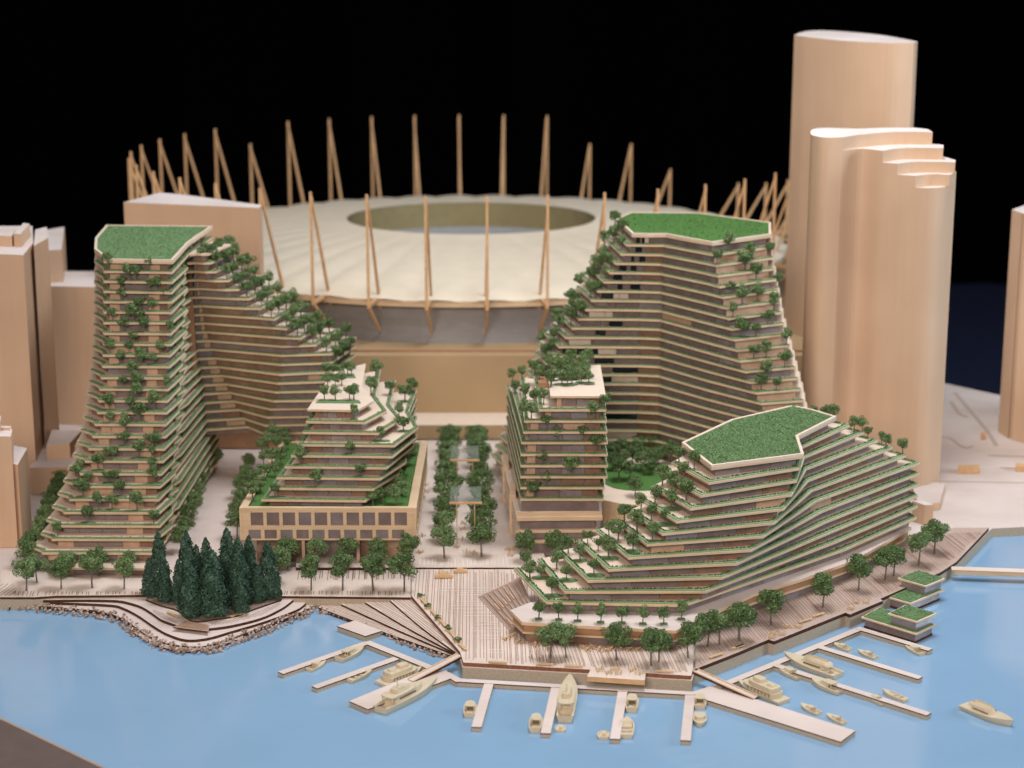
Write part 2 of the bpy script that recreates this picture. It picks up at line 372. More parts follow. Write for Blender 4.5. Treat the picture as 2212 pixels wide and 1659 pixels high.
lines_in(PP(cL, [(1030, 240), (1110, 270), (1230, 345), (1180, 340), (1090, 305), (1030, 262)], -.055), R(35), .05, -.051, .011, e, .1)
lines_in(PP(cL, [(1420, 335), (1560, 312), (1720, 265), (1900, 195), (1890, 215), (1760, 285), (1560, 335), (1420, 355)], -.055), R(62), .05, -.051, .011, e, .1)
stuff(e.build('etched_line', M['etch'], shore))

# fan of wide steps beside the plaza
fan = thing('waterfront_steps', 'fan of four wide timber steps dropping from the promenade to the riprap beside the plaza', 'steps')
ap = (982, 1416)
for k, (tx, ty, z) in enumerate(((688, 1312, -.165), (737, 1305, -.125), (789, 1301, -.085), (841, 1295, -.045))):
    z0 = -.6 if k == 0 else z - .038
    ed = smooth([P(tx, ty, z), P((tx + ap[0]) / 2, (ty + ap[1]) / 2 + (0 if k else 3), z), P(ap[0] - (8 if k == 0 else 0), ap[1] - k * 3, z)], 4)
    pts = ed + [P(994, 1408, z), (P(893, 1291, z)[0], P(893, 1291, z)[1] + .25), (P(tx, ty, z)[0] + .12, P(tx, ty, z)[1] + .35)]
    st = MB().prism(pts, z0, z, 0, 1).build('step', [M['ply'], M['burn']], fan)
    e = MB(); x0, y0 = ed[0]; x1, y1 = ed[-1]
    lines_in(inset(ccw(pts), .02), math.atan2(y1 - y0, x1 - x0), .052, z + .004, .012, e, .15); stuff(e.build('etched_line', M['etch'], st))

# ------------------------------------------------------------------ riprap stones
def stone_mesh(seed, m):
    r2 = random.Random(seed); mb = MB()
    phi = (1 + 5 ** .5) / 2
    vs = [Vector(v).normalized() for v in ((-1, phi, 0), (1, phi, 0), (-1, -phi, 0), (1, -phi, 0), (0, -1, phi), (0, 1, phi), (0, -1, -phi), (0, 1, -phi), (phi, 0, -1), (phi, 0, 1), (-phi, 0, -1), (-phi, 0, 1))]
    mb.v = [tuple(Vector((v.x, v.y * .85, v.z * .7)) * r2.uniform(.75, 1.15)) for v in vs]
    mb.f = [(0, 11, 5), (0, 5, 1), (0, 1, 7), (0, 7, 10), (0, 10, 11), (1, 5, 9), (5, 11, 4), (11, 10, 2), (10, 7, 6), (7, 1, 8), (3, 9, 4), (3, 4, 2), (3, 2, 6), (3, 6, 8), (3, 8, 9), (4, 9, 5), (2, 4, 11), (6, 2, 10), (8, 6, 7), (9, 8, 1)]
    mb.m = [0] * 20; return mb.mesh('stone', m)
SM = [stone_mesh(i, M[('stone', 'stoneb', 'stonec', 'stone')[i % 4]]) for i in range(12)]
rip = MB()
outer = smooth(PP(cL, [(95, 246), (280, 272), (520, 292), (700, 318), (800, 348), (850, 398), (950, 458), (1060, 518), (1200, 546), (1350, 551), (1480, 540), (1620, 478), (1750, 438), (1900, 378), (2050, 308), (2150, 278), (2210, 276)], WZ), 8)
outer += smooth(PP(c4, [(420, 620), (520, 650), (640, 690), (760, 740), (900, 800), (1000, 850), (1100, 893), (1200, 930), (1300, 962), (1385, 975)], WZ), 8)
bank = thing('riprap_bank', '', ''); del bank['label']; del bank['category']; bank['kind'] = 'structure'
rs = random.Random(5); stones = []
for i in range(len(outer) - 1):
    a, b = Vector(outer[i]), Vector(outer[i + 1]); L = (b - a).length
    if L > 1.2: continue
    nrm = Vector((-(b - a).y, (b - a).x)).normalized(); nrm = nrm if nrm.y > 0 else -nrm
    wide = .26 if i < len(outer) * .62 else .085
    for k in range(max(1, int(L * wide * 260 + .5))):
        t = rs.random(); u = rs.random() * wide
        p = a.lerp(b, t) + nrm * u; sz = rs.uniform(.026, .047)
        stones.append((sz * (1 - .6 * u), p.x, p.y, WZ + .012 + u * .34 + rs.uniform(-.01, .03), rs.random() * 6.3, rs.random() * 6.3))
stones.sort(key=lambda s: -s[0])
for i, (sz, x, y, z, r1, r2_) in enumerate(stones):
    if i < 300:
        o = bpy.data.objects.new('stone', SM[i % 12]); COL.objects.link(o); o.parent = bank
        o.location = (x, y, z); o.scale = (sz, sz, sz); o.rotation_euler = (r1 * .2, r2_ * .2, r1)
    else:
        src = SM[i % 12]; mt = Matrix.Rotation(r1, 3, 'Z') @ Matrix.Rotation(r2_ * .2, 3, 'X'); b0 = len(rip.v)
        rip.v += [tuple(mt @ v.co * sz + Vector((x, y, z))) for v in src.vertices]
        rip.f += [tuple(b0 + q for q in f.vertices) for f in src.polygons]; rip.m += [i % 3] * len(src.polygons)
stuff(rip.build('small_stones', [M['stone'], M['stoneb'], M['stonec']], bank))

# ------------------------------------------------------------------ terraced buildings
FLOORS = {}; ROOTS = {}
TONES = ['glass', 'glassb', 'panel', 'glassl', 'dark', 'palew']
def terrace_building(key, name, label, cat, floors, base_z, seed, glass_in=.13, th=.043, strip=.075, tuft=0.0, edges=None, roof_green=True, tones=(.5, .22, .18, .1), core=None, bandlabel=None, roofname='green_roof', edge_tones=None, roof_mats=('flock', 'turf'), edge_segs=None, strip_mat='flockl'):
    """floors: list (poly with its visible vertices first, z of slab top, number of visible edges)"""
    root = thing(name, label, cat)
    ROOTS[key] = root
    FLOORS[key] = [(ccw(p), z) for p, z, ne in floors]
    pat = {}; npane = 0
    rp = random.Random(seed)
    prev = base_z
    for i, (poly, z, ne) in enumerate(floors):
        flip = area2(poly) < 0
        pc = list(reversed(poly)) if flip else list(poly); n = len(pc)
        vis = [((n - 2 - e) % n if flip else e) for e in range(ne)]
        last = i == len(floors) - 1
        sl = MB().prism(pc, z - th, z, 0, 1)
        sl = sl.build('floor_slab' if not last else 'roof_slab', [M['woodsh'], M['slab']], root)
        # glazing under this slab
        gp = inset(pc, glass_in); gb = MB(); panes = []
        for ei in range(n):
            a, b = Vector(gp[ei]), Vector(gp[(ei + 1) % n]); L = (b - a).length
            if L < .02: continue
            src = (n - 2 - ei) % n if flip else ei
            if edge_segs and src in edge_segs: pat[ei] = [(1 - b_, 1 - a_, t_) for a_, b_, t_ in edge_segs[src]] if flip else edge_segs[src]
            if ei not in pat:
                segs = []; t = 0
                while t < 1:
                    w = rp.uniform(.35, 1.1) / max(L, .4)
                    if 1 - t - w < .12: w = 1 - t
                    segs.append((t, min(1, t + w), rp.choices((0, 1, 2, 3), tones)[0])); t += w
                pat[ei] = segs
            src = (n - 2 - ei) % n if flip else ei
            for (t0, t1, tone) in pat[ei]:   # one pane per tone change
                if rp.random() < .22: tone = rp.choices((0, 1, 2, 3), tones)[0]
                if edge_tones and src in edge_tones and rp.random() < .6: tone = rp.choice(edge_tones[src])
                p0, p1 = a.lerp(b, t0), a.lerp(b, t1)
                if ei in vis and npane < 300:
                    npane += 1; nv = (p1 - p0).normalized(); g_ = nv * .004 if L > .1 else nv * 0; nv = Vector((-nv.y, nv.x)) * rp.uniform(.002, .008)
                    q0, q1 = p0 + g_ + nv, p1 - g_ + nv
                    pane = MB(); pane.face([(q0.x, q0.y, prev + .001), (q1.x, q1.y, prev + .001), (q1.x, q1.y, z - th - .001), (q0.x, q0.y, z - th - .001)]); panes.append((pane, tone))
                else: gb.face([(p0.x, p0.y, prev), (p1.x, p1.y, prev), (p1.x, p1.y, z - th), (p0.x, p0.y, z - th)], tone)
        band = gb.build('glazing_band', [M[t] for t in TONES], root)
        for pane, tone in panes: pane.build('pane', M[TONES[tone]], band)
        # planter along the visible edges
        if not last and strip:
            o1, o2 = inset(pc, .014), inset(pc, .014 + strip); pb = MB()
            for ei in vis:
                a, b, c, d = o1[ei], o1[(ei + 1) % n], o2[(ei + 1) % n], o2[ei]
                pb.prism([a, b, c, d], z, z + .022, 0, 0, bottom=False)
                if tuft:
                    va, vb, vc, vd = Vector(a), Vector(b), Vector(c), Vector(d); L = (vb - va).length
                    for k in range(int(L / tuft)):
                        t, u = rp.random(), rp.random() * (.42 if strip_mat == 'mint' else .9) + (.55 if strip_mat == 'mint' else .05)
                        q = va.lerp(vb, t).lerp(vd.lerp(vc, t), u); s = rp.uniform(.010, .024); r = rp.random() * 6.3
                        pb.face([(q.x + s * math.cos(r), q.y + s * math.sin(r), z + .018), (q.x - s * math.cos(r), q.y - s * math.sin(r), z + .018), (q.x + rp.uniform(-.012, .012), q.y + rp.uniform(-.012, .012), z + .028 + s * rp.uniform(.6, 1.6))], 1)
            pb.build('planter_strip', [M[strip_mat], M['leaf' if strip_mat == 'mint' else 'turf']], root)
        elif last and roof_green:
            inn = inset(pc, .055); rb = MB()
            for ei in range(n):
                j = (ei + 1) % n
                a, b, c, d = pc[ei], pc[j], inn[j], inn[ei]
                rb.face([(*a, z), (*b, z), (*b, z + .05), (*a, z + .05)]); rb.face([(*a, z + .05), (*b, z + .05), (*c, z + .05), (*d, z + .05)]); rb.face([(*d, z + .05), (*c, z + .05), (*c, z), (*d, z)])
            rb.build('parapet', M['woodsh'], root)
            tb = MB(); tb.face([(*p, z + .03) for p in inset(pc, .056)], 0)
            if roof_green > 1:
                xs = [p[0] for p in inn]; ys = [p[1] for p in inn]
                for k in range(int(roof_green)):
                    q = (rp.uniform(min(xs), max(xs)), rp.uniform(min(ys), max(ys)))
                    if not inside(q, inn): continue
                    s = rp.uniform(.010, .024); r = rp.random() * 6.3
                    tb.face([(q[0] + s * math.cos(r), q[1] + s * math.sin(r), z + .028), (q[0] - s * math.cos(r), q[1] - s * math.sin(r), z + .028), (q[0] + rp.uniform(-.03, .03), q[1] + rp.uniform(-.03, .03), z + .034 + s * rp.uniform(.1, .7))], 1)
            tb.build(roofname, [M[roof_mats[0]], M[roof_mats[1]]], root)
        prev = z
    if core:
        cb = MB()
        for (x, y, lx, ly, z0, z1) in core: cb.box(x, y, z0, lx, ly, z1 - z0)
        cb.build('core', M['core'], root)
    return root
import numpy as np
def fit(ks, ys, deg=3): 
    c = np.polyfit(ks, ys, deg); return lambda k: float(np.polyval(c, k))
DZ = .21
zA = lambda k: .42 + DZ * (k - 1)
# --- left stepped tower
yA = [c2(0, y)[1] for y in (1250, 1155, 1055, 955, 860, 755, 650, 555, 455, 360, 275, 190, 85)] + [c1(0, y)[1] for y in (1400, 1318, 1235, 1155, 1078, 995, 912, 835, 757, 675, 590, 500, 427)]
fA = fit(range(1, 27), yA)
kxl = {1: 325, 2: 400, 4: 490, 6: 580, 8: 655, 10: 712, 12: 750, 16: 788, 18: 798, 26: 800}
kxr = {1: 1190, 3: 1235, 5: 1228, 9: 1272, 13: 1295, 18: 1322, 26: 1333}
A_back = [P(*c1(1640, 178), zA(26)), P(*c1(820, 170), zA(26)), P(*c1(735, 270), zA(26))]
fl = [([P(112, 1222, .21), P(113, 1224, .21), P(115, 1226, .21), P(320, 1228, .21), P(345, 1195, .21), P(348, 1190, .21), P(352, 1180, .21), P(356, 1172, .21), P(360, 1165, .21), A_back[0], A_back[1], A_back[2]], .21, 0)]
for k in range(1, 27):
    z = zA(k); y = fA(k); z_ = 1 if k % 2 else -1
    xl, xr = lin(kxl, k) * .28, lin(kxr, k) * .28
    LF, RF = P(xl, y, z), P(xr, y + (2.5 if k > 22 else .8), z)
    jx = 2.2 * z_ if k < 25 else 0; rr_ = random.Random(k)
    tooth = [P(xr + dx + jx * (1 if m_ % 2 else -1) + rr_.uniform(-1, 1), y + dy, z) for m_, (dx, dy) in enumerate(((31, -29), (24, -37), (39, -50), (31, -58), (45, -70)))] if k < 25 else [P(xr + 32, y - 33, z), P(xr + 33, y - 35, z), P(xr + 50, y - 47, z), P(xr + 52, y - 49, z), P(xr + 66, y - 58, z)]
    LT = P(xl - lin({1: 24, 8: 27, 26: 20}, k), y - lin({1: 12, 8: 13, 26: 22}, k), z)
    LT0 = P(xl - 3, y - lin({1: 5, 26: 9}, k), z)
    fl.append(([LT, LT0, LF, RF] + tooth + [A_back[0], A_back[1], A_back[2]], z, 9))
FL_A = [(p_, z_) for p_, z_, n_ in fl]
terrace_building('A', 'terraced_tower', 'tall left terraced model tower with green roof, rising behind the dark conifers', 'model building', fl, 0, 3, tuft=.05, roof_green=9000, tones=(.5, .12, .33, .05), edge_segs={2: [(0, .17, 2), (.17, .42, 0), (.42, .68, 0), (.68, .86, 2), (.86, 1, 1)]}, core=[(-7.9, 5.2, 1.6, 1.5, .3, 5.2)])
# --- its wing falling to the right
yW = [1565, 1500, 1425, 1350, 1280, 1212, 1150, 1080, 1005, 935, 870, 800, 730, 660, 598, 532, 465, 392, 322, 255, 190]
fW = fit(range(21), yW, 2)
kp1x = {0: 590, 3: 482, 6: 390, 9: 310, 12: 250, 18: 190, 20: 180}
kp2x = {0: 715, 2: 740, 4: 790, 6: 825, 8: 850, 11: 870, 12: 800, 14: 560, 18: 260, 20: 230}
kp2dy = {0: 22, 4: 50, 7: 52, 8: 44, 10: 40, 11: 42, 13: 25, 15: 10, 20: 2}
kprx = {0: 1215, 4: 1225, 6: 1235, 8: 1240, 9: 1245, 10: 1118, 11: 1003, 12: 892, 13: 798, 14: 692, 15: 602, 16: 522, 17: 442, 18: 342, 19: 302, 20: 285}
kprdy = {0: 10, 4: 45, 8: 30, 10: 30, 11: 47, 13: 36, 14: 18, 16: 6, 20: 0}
fl = []
for j in range(21):
    z = zA(j + 5) + .005; y = fW(j)
    P0 = P(*cW(118, y + 3), z); P1 = P(*cW(lin(kp1x, j), y - lin({0: 30, 6: 10, 10: 5, 20: 0}, j)), z)
    P2 = P(*cW(lin(kp2x, j), y + lin(kp2dy, j)), z); PR = P(*cW(lin(kprx, j), y + lin(kprdy, j)), z)
    dpt = lin({0: 1.5, 9: 1.7, 20: 1.5}, j)
    fl.append(([P0, P1, P2, PR, (PR[0] + .42, PR[1] + dpt), (P0[0] + .3, P0[1] + dpt + .2)], z, 4))
FL_W = [(p_, z_) for p_, z_, n_ in fl]
terrace_building('W', 'terraced_wing', 'long folded terraced wing stepping down behind the left tower to the mid-left block', 'model building', fl, zA(4) + .05, 5, tuft=.08, roof_green=False, tones=(.86, .08, .04, .02), glass_in=.1)
MB().prism([P(395, 968, 0), P(640, 968, 0), (P(640, 968, 0)[0], P(640, 968, 0)[1] + .8), (P(395, 968, 0)[0], P(395, 968, 0)[1] + .8)], 0, zA(4) + .1, 0, 0).build('lower_storey', M['core'], ROOTS['W'])

# --- mid-left stepped block on a windowed podium
PZ = 1.22
zB = lambda s: 1.38 + .2 * (s - 1)
bl = {1: 245, 2: 305, 3: 365, 4: 425, 5: 475, 6: 525, 7: 567, 8: 590, 9: 601}
br = {1: 1050, 2: 1110, 3: 1165, 4: 1215, 5: 1260, 6: 1275, 7: 1150, 8: 1048, 9: 985}
by = {1: 1168, 2: 1079, 3: 998, 4: 914, 5: 828, 6: 743, 7: 648, 8: 565, 9: 472}
rbx = {1: (1245, 1050), 2: (1310, 965), 3: (1365, 878), 4: (1425, 752), 5: (1445, 690), 6: (1460, 612), 7: (1330, 545), 8: (1216, 486), 9: (1116, 405)}
rc = {7: (1240, 440), 8: (1130, 372), 9: (1025, 292)}
rdd = {7: (1285, 245), 8: (1168, 165), 9: (1052, 118)}
w6 = PP(c3, [(1385, 490), (1447, 325)], zB(6)); wl = P(*c3(655, 180), zB(9))
fl = []
for s in range(1, 10):
    z = zB(s); LF, RF = P(*c3(bl[s], by[s]), z), P(*c3(br[s], by[s] + 8), z); RB = P(*c3(*rbx[s]), z)
    if s >= 7: RC, RD = P(*c3(*rc[s]), z), P(*c3(*rdd[s]), z)
    else: RC, RD = (w6[0][0] + (6 - s) * -.02, w6[0][1]), w6[1]
    LB = (LF[0] + .42 - .02 * s, wl[1])
    fl.append(([LB, LF, RF, RB, RC, RD], z, 5))
blk = terrace_building('B', 'terraced_block', 'mid-left stepped block standing on a podium with two rows of square windows', 'model building', fl, PZ, 8, tuft=.035, roof_green=False, tones=(.42, .36, .04, .18), edge_segs={1: [(0, .2, 1), (.2, .33, 0), (.33, .56, 3), (.56, .8, 0), (.8, 1, 1)]}, core=[(-3.4, 1.7, .8, .8, 1.2, 2.7)])
# podium with window openings
F = PP(c3, [(100, 1240), (1415, 1245)], PZ); yf = (F[0][1] + F[1][1]) / 2; fx0, fx1 = F[0][0], F[1][0]
zb = height_at(c3(0, 1482)[1], yf); ybk = yf + 4.9
x_r = P(*c3(1492, 690), PZ)[0]
pod = MB(); 
pod.prism([(fx0, yf + .08), (fx1, yf + .08), (x_r + .05, ybk), (fx0 + .25, ybk)], zb, PZ - .05, 0, 0)
pod.build('podium', [M['glass']], blk)
t = .05
wall = MB(); 
def pier(x0, x1, z0, z1): wall.prism([(x0, yf), (x1, yf), (x1, yf + t), (x0, yf + t)], z0, z1)
pxw = lambda xx: P(*c3(xx, 1240), PZ)[0]
zt1, zb1, zt2, zb2 = (height_at(c3(0, q)[1], yf) for q in (1268, 1370, 1402, 1472))
pier(fx0, fx1, zt1, PZ); pier(fx0, fx1, zt2, zb1); pier(fx0, fx1, zb, zb2)
def row(starts, wd, z0, z1):
    prev = fx0
    for a in starts:
        pier(prev, pxw(a), z0, z1); prev = pxw(a + wd)
    if prev < fx1 - .02: pier(prev, fx1, z0, z1)
row([163 + 123.3 * i for i in range(10)], 97, zb1, zt1); row([143 + 123.3 * i for i in range(10)], 95, zb2, zt2)
wall.build('podium_facade', M['slab'], blk)
sidew = MB()
sidew.prism([(fx1 + .003, yf), (x_r + .05, ybk), (x_r + .12, ybk), (fx1 + .07, yf)], PZ - .3, PZ)
sidew.prism([(fx1 + .003, yf), (x_r + .05, ybk), (x_r + .12, ybk), (fx1 + .07, yf)], zb, zb + .10)
for i in range(14):
    f0, f1 = i / 13.0, i / 13.0 + .02; L = lambda f: (fx1 + .003 + (x_r - fx1 + .05) * f, yf + (ybk - yf) * f)
    a, b = L(min(f0, .98)), L(min(f1, 1)); sidew.prism([a, b, (b[0] + .06, b[1]), (a[0] + .06, a[1])], zb + .10, PZ - .3)
sidew.build('podium_side_wall', M['slab'], blk); sidew = MB()
sidew.prism([(fx0 - .003, yf), (fx0 - .06, yf), (fx0 + .18, ybk), (fx0 + .245, ybk)], zb, PZ)
sidew.build('podium_side_wall', M['slab'], blk)
wc = ['glass', 'glassb', 'glassl']; rw = random.Random(4)
for (starts, wd, z0, z1) in (([163 + 123.3 * i for i in range(10)], 97, zb1, zt1), ([143 + 123.3 * i for i in range(10)], 95, zb2, zt2)):
    for a in starts:
        wmb = MB(); x0, x1 = pxw(a), pxw(a + wd); zz0, zz1 = z0, z1
        wmb.prism([(x0, yf + .03), (x1, yf + .03), (x1, yf + .04), (x0, yf + .04)], zz0, zz1, 0, 0)
        wn = wmb.build('window', M[rw.choice(['glass', 'glass', 'glassl'])], blk)
        if rw.random() < .5:
            bm_ = MB(); xx = x0 + (x1 - x0) * rw.uniform(.2, .6); bm_.prism([(xx, yf + .041), (xx + .06, yf + .041), (xx + .06, yf + .06), (xx, yf + .06)], zz0, zz1 - .03); bm_.build('blind', M['panel'], wn)
grass = MB(); gp = [(fx0 + .12, yf + .12), (fx1 - .12, yf + .12), (x_r - .05, ybk - .1), (fx0 + .3, ybk - .1)]
grass.prism(gp, PZ - .05, PZ - .01, 0, 0, bottom=False)
grass.build('podium_lawn', M['flockd'], blk)
cop = MB(); ring_o = [(fx0 - .06, yf - .003), (fx1 + .07, yf - .003), (x_r + .13, ybk), (fx0 + .2, ybk)]; ring_i = [(fx0 + .1, yf + .1), (fx1 - .1, yf + .1), (x_r - .03, ybk - .1), (fx0 + .3, ybk - .1)]
for i in range(4):
    j = (i + 1) % 4; cop.prism([ring_o[i], ring_o[j], ring_i[j], ring_i[i]], PZ + .001, PZ + .03)
cop.build('coping', M['slab'], blk)
gf = MB(); yg = yf + .42
gx0, gx1 = pxw(180), pxw(1390)
cuts = [180, 560, 760, 985, 1160, 1390]
for a, b, m_ in zip(cuts, cuts[1:], (1, 0, 0, 1, 2)): gf.prism([(pxw(a), yg), (pxw(b) - .004, yg), (pxw(b) - .004, yg + 2), (pxw(a), yg + 2)], 0, zb - .003, m_, m_)
gf.build('ground_floor_glazing', [M['glass'], M['glassb'], M['panel']], blk)
for a in (560, 985):
    MB().box(pxw(a), yf + .1, 0, .06, .06, zb - .002).build('column', M['panel'], blk)

# --- mid-right block
zC = lambda s: 1.22 + .234 * (s - 1)      # s = 1 lowest slab, 10 = roof
cfy = {1: 1163, 2: 1074, 3: 990, 4: 905, 5: 818, 6: 726, 7: 645, 8: 560, 9: 474, 10: 370}
cfl = {1: 380, 2: 380, 3: 380, 4: 382, 5: 384, 6: 388, 7: 403, 8: 410, 9: 522, 10: 612}
cfr = {1: 1026, 2: 1030, 3: 1052, 4: 1055, 5: 1055, 6: 1056, 7: 1052, 8: 1048, 9: 1045, 10: 1040}
cblx = {1: (270, 290, 6), 6: (270, 290, 6), 7: (300, 260, 7), 8: (380, 225, 8), 9: (480, 195, 9), 10: (588, 165, 10)}
crb = P(*c5(998, 128), zC(10)); fl = []
for s in range(1, 11):
    z = zC(s); kk = s if s >= 6 else 6
    q = cblx[kk]; BL = P(*c5(q[0], q[1]), zC(q[2]))
    FL, FR = P(*c5(cfl[s], cfy[s]), z), P(*c5(cfr[s], cfy[s] + 1), z)
    fl.append(([BL, FL, FR, crb], z, 3))
cblk = terrace_building('C', 'terraced_block', 'mid-right upright block with a tree-filled pale roof, right of the boulevard', 'model building', fl, .9, 21, tuft=.035, roof_green=False, tones=(.56, .24, .14, .06), edge_segs={1: [(0, .12, 2), (.12, .47, 0), (.47, .78, 3), (.78, 1, 1)]}, core=[(.95, 2.0, .8, 1.2, .8, 3.2)])
# its podium: three slabs and dark glass
fz = [(345, 1400, 1005, 1392, .58), (345, 1482, 1000, 1475, .36)]
FLp = P(*c5(350, 1306), .86); FRp = P(*c5(1015, 1300), .86)
cp = MB(); cp.prism([FLp, FRp, (FRp[0], FRp[1] + 3.4), (FLp[0] - .35, FLp[1] + 4.6)], .78, .86, 0, 1); cp.prism([(FLp[0] + .005, FLp[1] + .05), (FRp[0] - .01, FRp[1] + .05), (FRp[0] - .01, FRp[1] + .12), (FLp[0] + .005, FLp[1] + .12)], .862, .95, 0, 1)
cp.build('podium_slab', [M['woodsh'], M['slab']], cblk)
for zz in (.58, .36):
    MB().prism([(FLp[0], FLp[1] + .01), (FRp[0] - .1, FRp[1] + .01), (FRp[0] - .1, FRp[1] + 3.3), (FLp[0] - .35, FLp[1] + 4.6)], zz - .06, zz, 0, 1).build('podium_slab', [M['woodsh'], M['slab']], cblk)
MB().prism([(FLp[0] + .08, FLp[1] + .1), (FRp[0] - .15, FRp[1] + .1), (FRp[0] - .15, FRp[1] + 3.2), (FLp[0] - .2, FLp[1] + 4.5)], 0, .776, 0, 0).build('ground_floor_glazing', M['glass'], cblk)
MB().prism([(FLp[0] + .1, FLp[1] + .14), (FRp[0] - .1, FRp[1] + .14), (FRp[0] - .1, FRp[1] + 3.2), (FLp[0] - .2, FLp[1] + 4.5)], .864, zC(1) - .053, 0, 0).build('glazing_band', M['glass'], cblk)
# tall timber fins along the boulevard side
for (cx, cy0, w) in ((292, 1150, .13), (240, 930, .13)):
    x, y = P(*c5(cx, 1470 if cx > 280 else 1230), 0); 
    MB().box(x + .08, y + .5, 0, w, .9, .95).build('side_wall', M['slab'], cblk)

# --- tall right tower
zD = lambda m: 5.75 - .21 * m
fl = []
for m in range(25, -1, -1):
    z = zD(m)
    yl = 235 + 71.5 * m; yq = 303 + lin({0: 82, 15: 82, 25: 80}, m) * m
    FLx = lin({0: 830, 1: 785, 3: 700, 5: 610, 8: 470, 11: 315, 13: 212, 25: -120}, m) if m < 14 else 212 - 30 * (m - 13)
    FL = P(*c9(FLx, yl), z); F1 = P(*c9(lin({0: 960, 5: 892, 13: 880, 25: 860}, m), yl + 4), z)
    Q1 = P(*c9(lin({0: 1090, 2: 1052, 25: 1020}, m), yl + lin({0: 3, 3: 8, 25: 14}, m)), z)
    Q3x = lin({0: 1450, 4: 1508, 8: 1600, 11: 1665, 15: 1830, 25: 2150}, m)
    tq = lin({0: .55, 4: .78, 8: .62, 15: .48, 25: .35}, m)
    x1 = lin({0: 1090, 2: 1052, 25: 1020}, m); y1 = yl + 8
    Q2 = P(*c9(x1 + (Q3x - x1) * tq, y1 + (yq - y1) * tq + lin({0: 0, 4: -4, 15: 8}, m)), z); Q3 = P(*c9(Q3x, yq), z)
    RT = P(*c9(lin({0: 1905, 3: 1930, 8: 2005, 15: 2160, 25: 2330}, m), 240 + lin({0: 84, 15: 84.5, 25: 82}, m) * m), z)
    FB = P(*c9(FLx - lin({0: 122, 6: 118, 13: 110}, m), yl - lin({0: 112, 13: 100}, m)), z)
    fl.append(([FB, FL, F1, Q1, Q2, Q3, RT, (RT[0] + .2, RT[1] + 1.6), (Q1[0] + 1.0, Q1[1] + 3.0), (FB[0] + .4, FB[1] + 1.0)], z, 6))
terrace_building('D', 'terraced_tower', 'tallest right terraced model tower with folded front and green roof before the stadium', 'model building', fl, .3, 31, tuft=.06, roof_green=9000, tones=(.84, .07, .05, .04), glass_in=.11, edge_tones={1: (4, 5, 0, 4)}, roof_mats=('flockd', 'turfd'), core=[(4.6, 5.4, 1.6, 1.1, .4, 5.4)])

# --- front right stepped building
zE = lambda s: .43 + .21 * (12 - s)
eFL = [c5(1855, 925), c5(1835, 1038), c5(1770, 1137), c5(1692, 1237), c5(1585, 1336), c5(1475, 1431), c5(1357, 1514), c5(1215, 1615), c6(1057, 287), c6(900, 372), c6(720, 457), c6(575, 537)]
eLT = [c5(1625, 745), c5(1545, 880), c5(1475, 970), c5(1390, 1065), c5(1300, 1162), c5(1215, 1250), c5(1120, 1335), c5(955, 1405), c5(815, 1487), c5(665, 1568), c6(508, 207), c6(330, 280)]
eB1 = [c8(1020, 580), c8(985, 672), c8(965, 768), c8(928, 875), c8(865, 985), c8(795, 1092), c8(708, 1197), c8(615, 1302), c8(505, 1407), c8(390, 1516), c8(265, 1622), c8(97, 1728)]
eB2 = [c8(975, 440), c8(1003, 510), c8(1026, 585), c8(1040, 675), c8(1056, 765), c8(1085, 842), c8(1118, 922), c8(1160, 1003), c8(1190, 1085), c8(1225, 1165), c8(1265, 1240), c8(1330, 1300)]
eTI = [c8(1270, 290), c8(1372, 342), c8(1485, 396), c8(1590, 460), c8(1705, 512), c8(1812, 572), c8(1915, 632), c8(1912, 712), c8(1908, 797), c8(1902, 882), c8(1896, 967), c8(1890, 1052)]
bk = [P(*c8(930, 203), zE(0)), P(*c8(460, 312), zE(0))]
wtp = None; fl = []
for s in range(11, -1, -1):
    z = zE(s); pts = [P(*q[s], z) for q in (eLT, eFL, eB1, eB2, eTI)]
    if s < 6: tb = P(eTI[s][0] - (54 if s == 0 else 40), eTI[s][1] - (16 if s == 0 else 10), z)
    else: tb = P(eTI[6][0] - 40, eTI[6][1] - 10, zE(6))
    fl.append((pts + [tb, bk[0], bk[1]], z, 5))
ebl = terrace_building('E', 'terraced_building', 'large front-right stepped building with broad grassy green roof and fanning floor edges', 'model building', fl, .44, 44, tuft=.012, strip=.075, strip_mat='mint', th=.046, roof_green=90000, tones=(.5, .32, .08, .10), glass_in=.13, core=[(4.6, -2.2, 1.2, 1.0, .4, 2.6)])
pz = .43
pe = PP(c6, [(302, 600), (395, 692), (900, 722), (1580, 757)], pz) + PP(c8, [(640, 1640), (1010, 1525), (1400, 1385), (1850, 1130)], pz)
peb = pe + [P(*c8(1700, 1090), pz), P(*c6(900, 480), pz), P(*c6(455, 540), pz)]
MB().prism(peb, pz - .06, pz, 0, 1).build('podium_deck', [M['ply2'], M['slab']], ebl)
pc = inset(ccw(peb), .05)
MB().prism(pc, .24, pz - .062, 1, 0).build('podium_fascia', [M['core'], M['core']], ebl)
MB().prism(inset(ccw(peb), .015), .205, .238, 0, 0).build('podium_slab', [M['slab']], ebl)
gb = MB(); gi = inset(ccw(peb), .09); rr = random.Random(3)
for i in range(len(gi)):
    a, b = Vector(gi[i]), Vector(gi[(i + 1) % len(gi)]); L = (b - a).length; nn_ = max(1, int(L / .5))
    for k in range(nn_):
        p0, p1 = a.lerp(b, k / nn_), a.lerp(b, (k + 1) / nn_); gb.face([(p0.x, p0.y, .034), (p1.x, p1.y, .034), (p1.x, p1.y, .205), (p0.x, p0.y, .205)], rr.choice((0, 0, 0, 1, 2)))
gb.build('ground_floor_glazing', [M['glass'], M['glassl'], M['glassb']], ebl)
